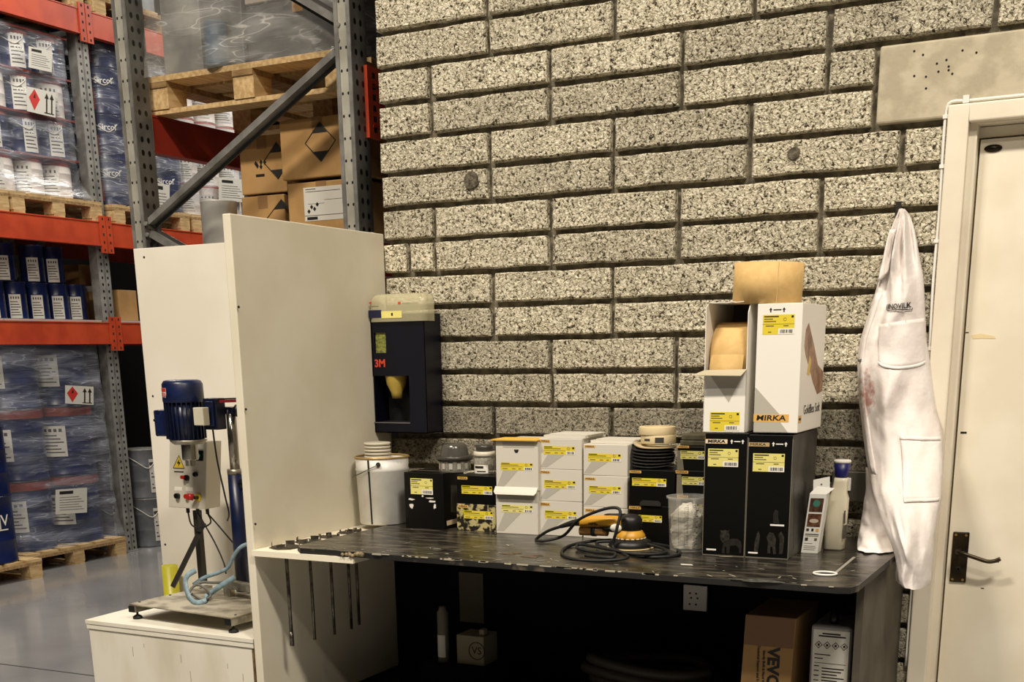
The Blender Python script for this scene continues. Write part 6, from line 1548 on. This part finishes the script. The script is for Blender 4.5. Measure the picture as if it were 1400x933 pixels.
def kbox(x0, x1, y0, y1, z0, z1, label, m='kraft', nm='cardboard_box', grp='cartons on the orange rack'):
    t = thing(nm, label, 'box', ((x0 + x1)/2, (y0 + y1)/2, z0), group=grp)
    b = MB(); b.box(x0, x1, y0, y1, z0, z1); b.build('carton', m, t, world=True, bevel=.004)
    b = MB(); b.box((x0 + x1)/2 - .025, (x0 + x1)/2 + .025, y0 - .0006, y1 + .0006, z1 - .05, z1 + .0006); b.build('packing_tape', 'kraft_dark', t, world=True)
    return t
kbox(RX - .80, RX - .42, ypx(113, 420, RX - .42), ypx(152, 420, RX - .42), zB, zB + .44, 'dim brown carton on the first beam left of the rack post', 'kraft_dark')
kbox(RX - .38, RX - .06, ypx(164, 430, RX - .06), ypx(189, 430, RX - .06), zB, zB + .235, 'brown carton on the first beam right of the rack post')
# grey pails on the floor right of the post
pg = drum('steel_pail', 'pail', .155, .40, 'pail_grey', 'galv', 'label_paper', None, None, ANG, True, lab_a=(.25, .6), lab_z=(.12, .8))
X = RX - .10
py_ = ypx(202, 752, X)
for k in range(2): put(pg, (X, py_ + .04, .001 + k*.4005), 'grey steel pail on the floor by the rack post, %s of two' % ('lower' if k == 0 else 'upper'), 'grey pails by the rack post')
X = RX - .55
for k in range(3): put(pg, (X, ypx(152, 745, X), .001 + k*.4005), 'grey steel pail in the column behind the rack post, %s of three' % tiers[k], 'grey pails by the rack post')
dk_ = drum('plastic_tub', 'tub', .11, .13, 'tub_dark', 'plastic_black', None)
put(dk_, (RX - .30, 2.95, PH + 3*.5205 + .002), 'low dark tub on top of the wrapped drums', 'dark tubs')
# top beam loads
for (y, l, m) in ((3.02, 'pale carton load on the top pallet left of the post', 'kraft'), (3.97, 'grey carton load on the top pallet right of the post', 'pail_grey'), (2.15, 'pale carton load on the top pallet far from the post', 'kraft')):
    kbox(RX - .95, RX - .12, y - .40, y + .40, LV[2][1] + PH + .001, LV[2][1] + PH + .75, l, m)

def wrap(label, x0, x1, y0, y1, z0, z1, m, amp=.012, taper=.03, seed=0, flare=0.0, grp='stretch wrap round pallet loads'):
    t = thing('stretch_wrap', label, 'wrap', ((x0 + x1)/2, (y0 + y1)/2, z0), group=grp)
    NR = 22; rings = []
    for i in range(NR + 1):
        v = i/NR; z = z0 + (z1 - z0)*v; tp2 = taper*v - flare*max(0, .12 - v)/.12
        ring = rrect(x0 + tp2, x1 - tp2, y0 + tp2, y1 - tp2, .07, z, 6); full = []
        K = len(ring)
        for k in range(K):
            p = Vector(ring[k]); q = Vector(ring[(k + 1) % K]); n_ = max(1, int((q - p).length/.05))
            for j in range(n_): full.append(p + (q - p)*(j/n_))
        rings.append(full)
    n = min(len(r) for r in rings); rings = [[r[int(k*len(r)/n)] for k in range(n)] for r in rings]
    cx, cy = (x0 + x1)/2, (y0 + y1)/2; out = []
    for r in rings:
        rr = []
        for p in r:
            d = Vector((p.x - cx, p.y - cy, 0)).normalized(); nn = noise.noise(Vector((p.x*5 + seed, p.y*5, p.z*9))); n2 = noise.noise(Vector((p.x*14, p.y*14 + seed, p.z*26)))
            rr.append(p + d*(amp*nn + amp*.4*n2))
        out.append(rr)
    b = MB(); b.loft(out, caps=False); b.poly(out[-1]); b.build('film', m, t, world=True)
    return t
wf = wrap('crinkled stretch wrap round the blue drums on the floor pallet', RX - .95, RX + .045, 2.29, 3.31, PH + .01, PH + 3*.5205 + .02, 'wrap_cold', .012, .02, 2, .03)
wa = wrap('clear stretch wrap round the four-tier can stack on the second beam', RX - .97, RX + .012, 2.472, 3.30, zA + .005, zA + 4*.275 + .012, 'wrap_cold', .010, .012, 5, .06)
wc = wrap('clear stretch wrap round the blue cans behind the rack post', RX - .97, RX + .01, 3.55, 4.43, zA + .005, zA + 4*.3265 + .02, 'wrap_clear', .008, .01, 7)
wd2 = wrap('clear stretch wrap round the white tins', RX - .97, RX + .01, 4.44, 5.26, zA + .005, zA + 4*.2515 + .02, 'wrap_clear', .008, .01, 9)
def sheet(t, X, xa, xb, ya, yb, nm='label_sheet', marks='lines', skew=0.0):
    p0 = at(xa, yb, X=X); p1 = at(xb, yb + skew, X=X); p2 = at(xb, ya + skew, X=X); p3 = at(xa, ya, X=X)
    b = MB(); Q = lambda u, v, d: (p0*(1-u)*(1-v) + p1*u*(1-v) + p2*u*v + p3*(1-u)*v) + Vector((d, 0, 0))
    def R(u0, u1, v0, v1, d, mi): b.add([Q(u0, v0, d), Q(u1, v0, d), Q(u1, v1, d), Q(u0, v1, d)], [(0, 1, 2, 3)], mi)
    R(0, 1, 0, 1, 0, 0)
    if marks == 'hazard':
        b.add([Q(.06, .58, .001), Q(.25, .10, .001), Q(.44, .58, .001), Q(.25, .96, .001)], [(0, 1, 2, 3)], 1)
        b.add([Q(.21, .60, .002), Q(.29, .60, .002), Q(.27, .82, .002)], [(0, 1, 2)], 2)
        for u in (.68, .86):
            R(u - .025, u + .025, .12, .70, .001, 2); b.add([Q(u - .075, .68, .001), Q(u + .075, .68, .001), Q(u, .9, .001)], [(0, 1, 2)], 2)
        R(.60, .94, .08, .12, .001, 2)
    else:
        R(.12, .55, .80, .92, .001, 2)
        for k in range(6): R(.12, .9 - .08*(k % 3), .16 + .1*k, .175 + .1*k, .001, 3)
    return b.build(nm, ['label_paper', mat('hazard_red', (196, 52, 44), 0.5), 'ink', 'ink_soft'], t, world=True, recalc=False)
sheet(wf, RX + .066, 89, 128, 527, 552, marks='hazard', skew=2); sheet(wf, RX + .07, 76, 119, 670, 704, skew=-3)
sheet(wa, RX + .034, 39, 71, 63, 92, skew=7); sheet(wa, RX + .034, 37, 76, 118, 152, marks='hazard', skew=9)
sheet(wc, RX + .026, 211, 232, 250, 290, skew=3); sheet(wd2, RX + .026, 299, 334, 243, 274, skew=3)

# ------------------------------------------------------------------ near rack end frame
NY = .10
nr = thing('pallet_rack', 'galvanised end frame of the rack behind the boards, with orange beams', 'rack', (-.9, .6, 0))
Lx = at(180, 200, Y=NY).x; Rx_ = at(476.5, 200, Y=NY).x
for (x, y) in ((Lx, NY + .045), (Rx_, NY + .045), (Lx, 2.95), (Rx_, 2.95)): upright(nr, x, y, 4.9, 'y-', .060, .095)
def brace(x0, y0p, x1, y1p, Yb=NY + .045):
    p = at(x0, y0p, Y=Yb); q = at(x1, y1p, Y=Yb); d = (q - p)*.03
    b = MB(); b.bar(p, q, .024, .052, up=(0, -1, 0)); b.bar(p + Vector((0, .012, 0)), q + Vector((0, .012, 0)), .05, .006, 1, up=(0, -1, 0)); b.build('brace', ['galv', 'galv_dark'], nr, world=True)
brace(208, 304, 464, 72); brace(395, -12, 466, 30); brace(206, 318, 300, 372)
b = MB()
for (x, y) in ((463, 34), (463, 55), (200, 306), (202, 321)):
    p = at(x, y, Y=NY); b.cyl((p.x, NY - .007, p.z), (p.x, NY + .002, p.z), .009, n=6)
b.build('bolt', 'galv', nr, world=True)
bz1 = 2.478; bz0 = 2.335
beam(nr, Lx + .0, NY + .095, 2.9, bz0, bz1, 'beam_red', conn=False); beam(nr, Rx_ + .02, NY + .095, 2.9, bz0, bz1, 'beam_red', conn=False)
c = MB(); cz0 = at(497, 188, Y=NY + .06).z; cz1 = at(497, 88, Y=NY + .06).z; c.box(Rx_ + .034, Rx_ + .048, NY + .07, NY + .15, cz0, cz1); co = c.build('connector', 'rack_orange', nr, world=True)
b = MB()
for k in range(6): z = cz0 + .03 + (cz1 - cz0 - .06)*k/5; b.box(Rx_ + .0478, Rx_ + .0488, NY + .10, NY + .12, z - .010, z + .010)
b.build('slot', 'hole_dark', co, world=True)['kind'] = 'stuff'
SZ = 1.955
beam(nr, Lx + .0, NY + .095, 2.9, SZ - .14, SZ - .02, 'beam_red', conn=False); beam(nr, Rx_ + .02, NY + .095, 2.9, SZ - .14, SZ - .02, 'beam_red', conn=False)
for (y0, y1) in ((.24, .9), (.91, 1.6)):
    b = MB(); b.box(Lx - .02, Rx_ + .03, y0, y1, SZ - .0195, SZ); b.build('deck_board', 'deck_grey', nr, world=True)
pN = pallet_template(1.15, .97); pN.location = (-.965, .215 + .575, bz1 + .0005); pN.rotation_euler = (0, 0, math.pi/2)
pN['label'] = 'pallet on the near rack under the wrapped grey load'; pN['category'] = 'pallet'
z0 = bz1 + PH + .001
GC = 'goods in the near wrapped load'
def goods(x0, x1, y0, y1, za, zb_, label, m): return kbox(x0, x1, y0, y1, za, zb_, label, m, 'goods_carton', GC)
mat('goods_grey', (122, 120, 114), 0.5, col2=(84, 84, 80), nscale=6); mat('goods_pink', (158, 144, 132), 0.6); mat('goods_dark', (46, 47, 50), 0.5, col2=(70, 70, 68), nscale=8); mat('goods_blue', (44, 70, 92), 0.45)
goods(-1.40, -1.20, .27, .70, z0, z0 + .42, 'pale grey carton at the left of the near wrapped load', 'goods_grey')
goods(-1.19, -1.00, .28, .70, z0, z0 + .62, 'dark grey tall carton in the near wrapped load', 'goods_dark')
goods(-.995, -.50, .30, .75, z0, z0 + .22, 'low dark carton at the right of the near wrapped load', 'goods_dark')
goods(-.99, -.50, .29, .75, z0 + .221, z0 + .70, 'dusty pink carton above the low dark carton in wrap', 'goods_pink')
goods(-1.40, -1.20, .27, .70, z0 + .421, z0 + .70, 'upper grey carton at the left of the near wrapped load', 'goods_grey')
bl = drum('steel_pail', 'pail', .045, .16, 'goods_blue', 'goods_blue'); put(bl, (-1.095, .232, z0 + .002), 'small blue canister at the front of the near wrapped load', 'canister in the near load')
wn_ = wrap('wrinkled heavy stretch wrap round the grey load on the near rack', -1.455, -.475, .178, 1.37, bz1 + PH - .012, bz1 + PH + .95, 'wrap_heavy', .012, .005, 3, .01)
# cartons with diamond marks on the lower level
def diamond(t, x, z, hw, hh, y):
    b = MB(); b.tube([(x - hw, y, z), (x, y, z - hh), (x + hw, y, z), (x, y, z + hh)], .0025, 4, closed=True)
    b.poly([(x - hw*.52, y - .0005, z + hh*.48), (x + hw*.52, y - .0005, z + hh*.48), (x, y - .0005, z + hh)]); b.poly([(x - hw*.52, y - .0005, z - hh*.48), (x, y - .0005, z - hh), (x + hw*.52, y - .0005, z - hh*.48)])
    b.build('diamond_mark', 'ink_dim', t, world=True, recalc=False)
def dcarton(xl, xr, yt, yb, Yf, label, z0=None, dia=None):
    p = at(xl, yb, Y=Yf); q = at(xr, yt, Y=Yf); za = p.z if z0 is None else z0
    t = kbox(p.x, q.x, Yf, Yf + .36, za, q.z, label, 'kraft', grp='cartons with diamond marks')
    if dia: c_ = at(dia[0], dia[1], Y=Yf); e = at(dia[0] + dia[2], dia[1], Y=Yf); f = at(dia[0], dia[1] - dia[3], Y=Yf); diamond(t, c_.x, c_.z, e.x - c_.x, f.z - c_.z, Yf - .001)
    return t, q.z, za
YK = .34
t_, _, _ = dcarton(397, 486, 243, 330, YK, 'lower brown carton with a white shipping label on the near rack', z0=SZ + .001)
zk = at(440, 243, Y=YK).z
p0 = at(417, 303, Y=YK - .002); p1 = at(470, 252, Y=YK - .002)
b = MB(); b.box(p0.x, p1.x, YK - .0012, YK - .0002, p0.z, p1.z, 0)
for k in range(4): cx_ = p0.x + .022 + .014*k; cz_ = p0.z + (.048 if k % 2 else .036) + .004*k; b.add([(cx_ - .008, YK - .0016, cz_), (cx_, YK - .0016, cz_ - .009), (cx_ + .008, YK - .0016, cz_), (cx_, YK - .0016, cz_ + .009)], [(0, 1, 2, 3)], 1)
for (u0, u1, v0, v1) in ((.05, .3, .93, .95), (.05, .9, .86, .875), (.0, 1., .15, .165), (.06, .32, .03, .12), (.5, .95, .6, .61), (.1, .5, .5, .51)): b.box(p0.x + (p1.x - p0.x)*u0, p0.x + (p1.x - p0.x)*u1, YK - .0016, YK - .001, p0.z + (p1.z - p0.z)*v0, p0.z + (p1.z - p0.z)*v1, 1)
b.build('shipping_label', ['label_paper', 'ink'], t_, world=True, recalc=False)
dcarton(386, 486, 153, 243, YK - .01, 'upper brown carton with a large black diamond on the near rack', z0=zk + .001, dia=(438, 194, 21, 27))
YM = .42
tq, _, _ = dcarton(334, 388, 265, 330, YM, 'lower brown carton of the shaded pair on the near rack', z0=SZ + .001, dia=(386, 297, 21, 24))
zk2 = at(360, 265, Y=YM).z
tq, _, _ = dcarton(331, 388, 182, 265, YM, 'upper brown carton of the shaded pair on the near rack', z0=zk2 + .001, dia=(379, 220, 19, 25))
b = MB()
for (x, y) in ((352, 227), (357, 222), (357, 228), (362, 222), (350, 224)):
    p = at(x, y, Y=YM); b.add([(p.x - .008, YM - .0012, p.z), (p.x, YM - .0012, p.z - .011), (p.x + .008, YM - .0012, p.z), (p.x, YM - .0012, p.z + .011)], [(0, 1, 2, 3)])
p = at(356, 240, Y=YM); b.box(p.x - .022, p.x + .022, YM - .0012, YM - .0002, p.z - .005, p.z + .005); b.build('print', 'ink', tq, world=True, recalc=False)
# grey pail by the cartons
gp0 = at(294, 276, Y=.36); gw = (at(318, 290, Y=.36).x - at(270, 290, Y=.36).x)/2*.80
gp_ = thing('steel_pail', 'plain grey metal pail without a lid beside the brown cartons', 'pail', (gp0.x, .38, SZ + .001))
b = MB(); hh = gp0.z - SZ; b.lathe([(0, .003), (gw*.97, .003), (gw*.97, 0), (gw, .004), (gw, hh - .004), (gw + .003, hh), (gw - .003, hh), (gw - .003, .01), (0, .01)], 32); b.build('body', mat('pail_plain', (196, 194, 188), 0.4, .2), gp_)
for o in list(bpy.data.objects):
    for k in ('w', 'h', 'yf'):
        if k in o: del o[k]
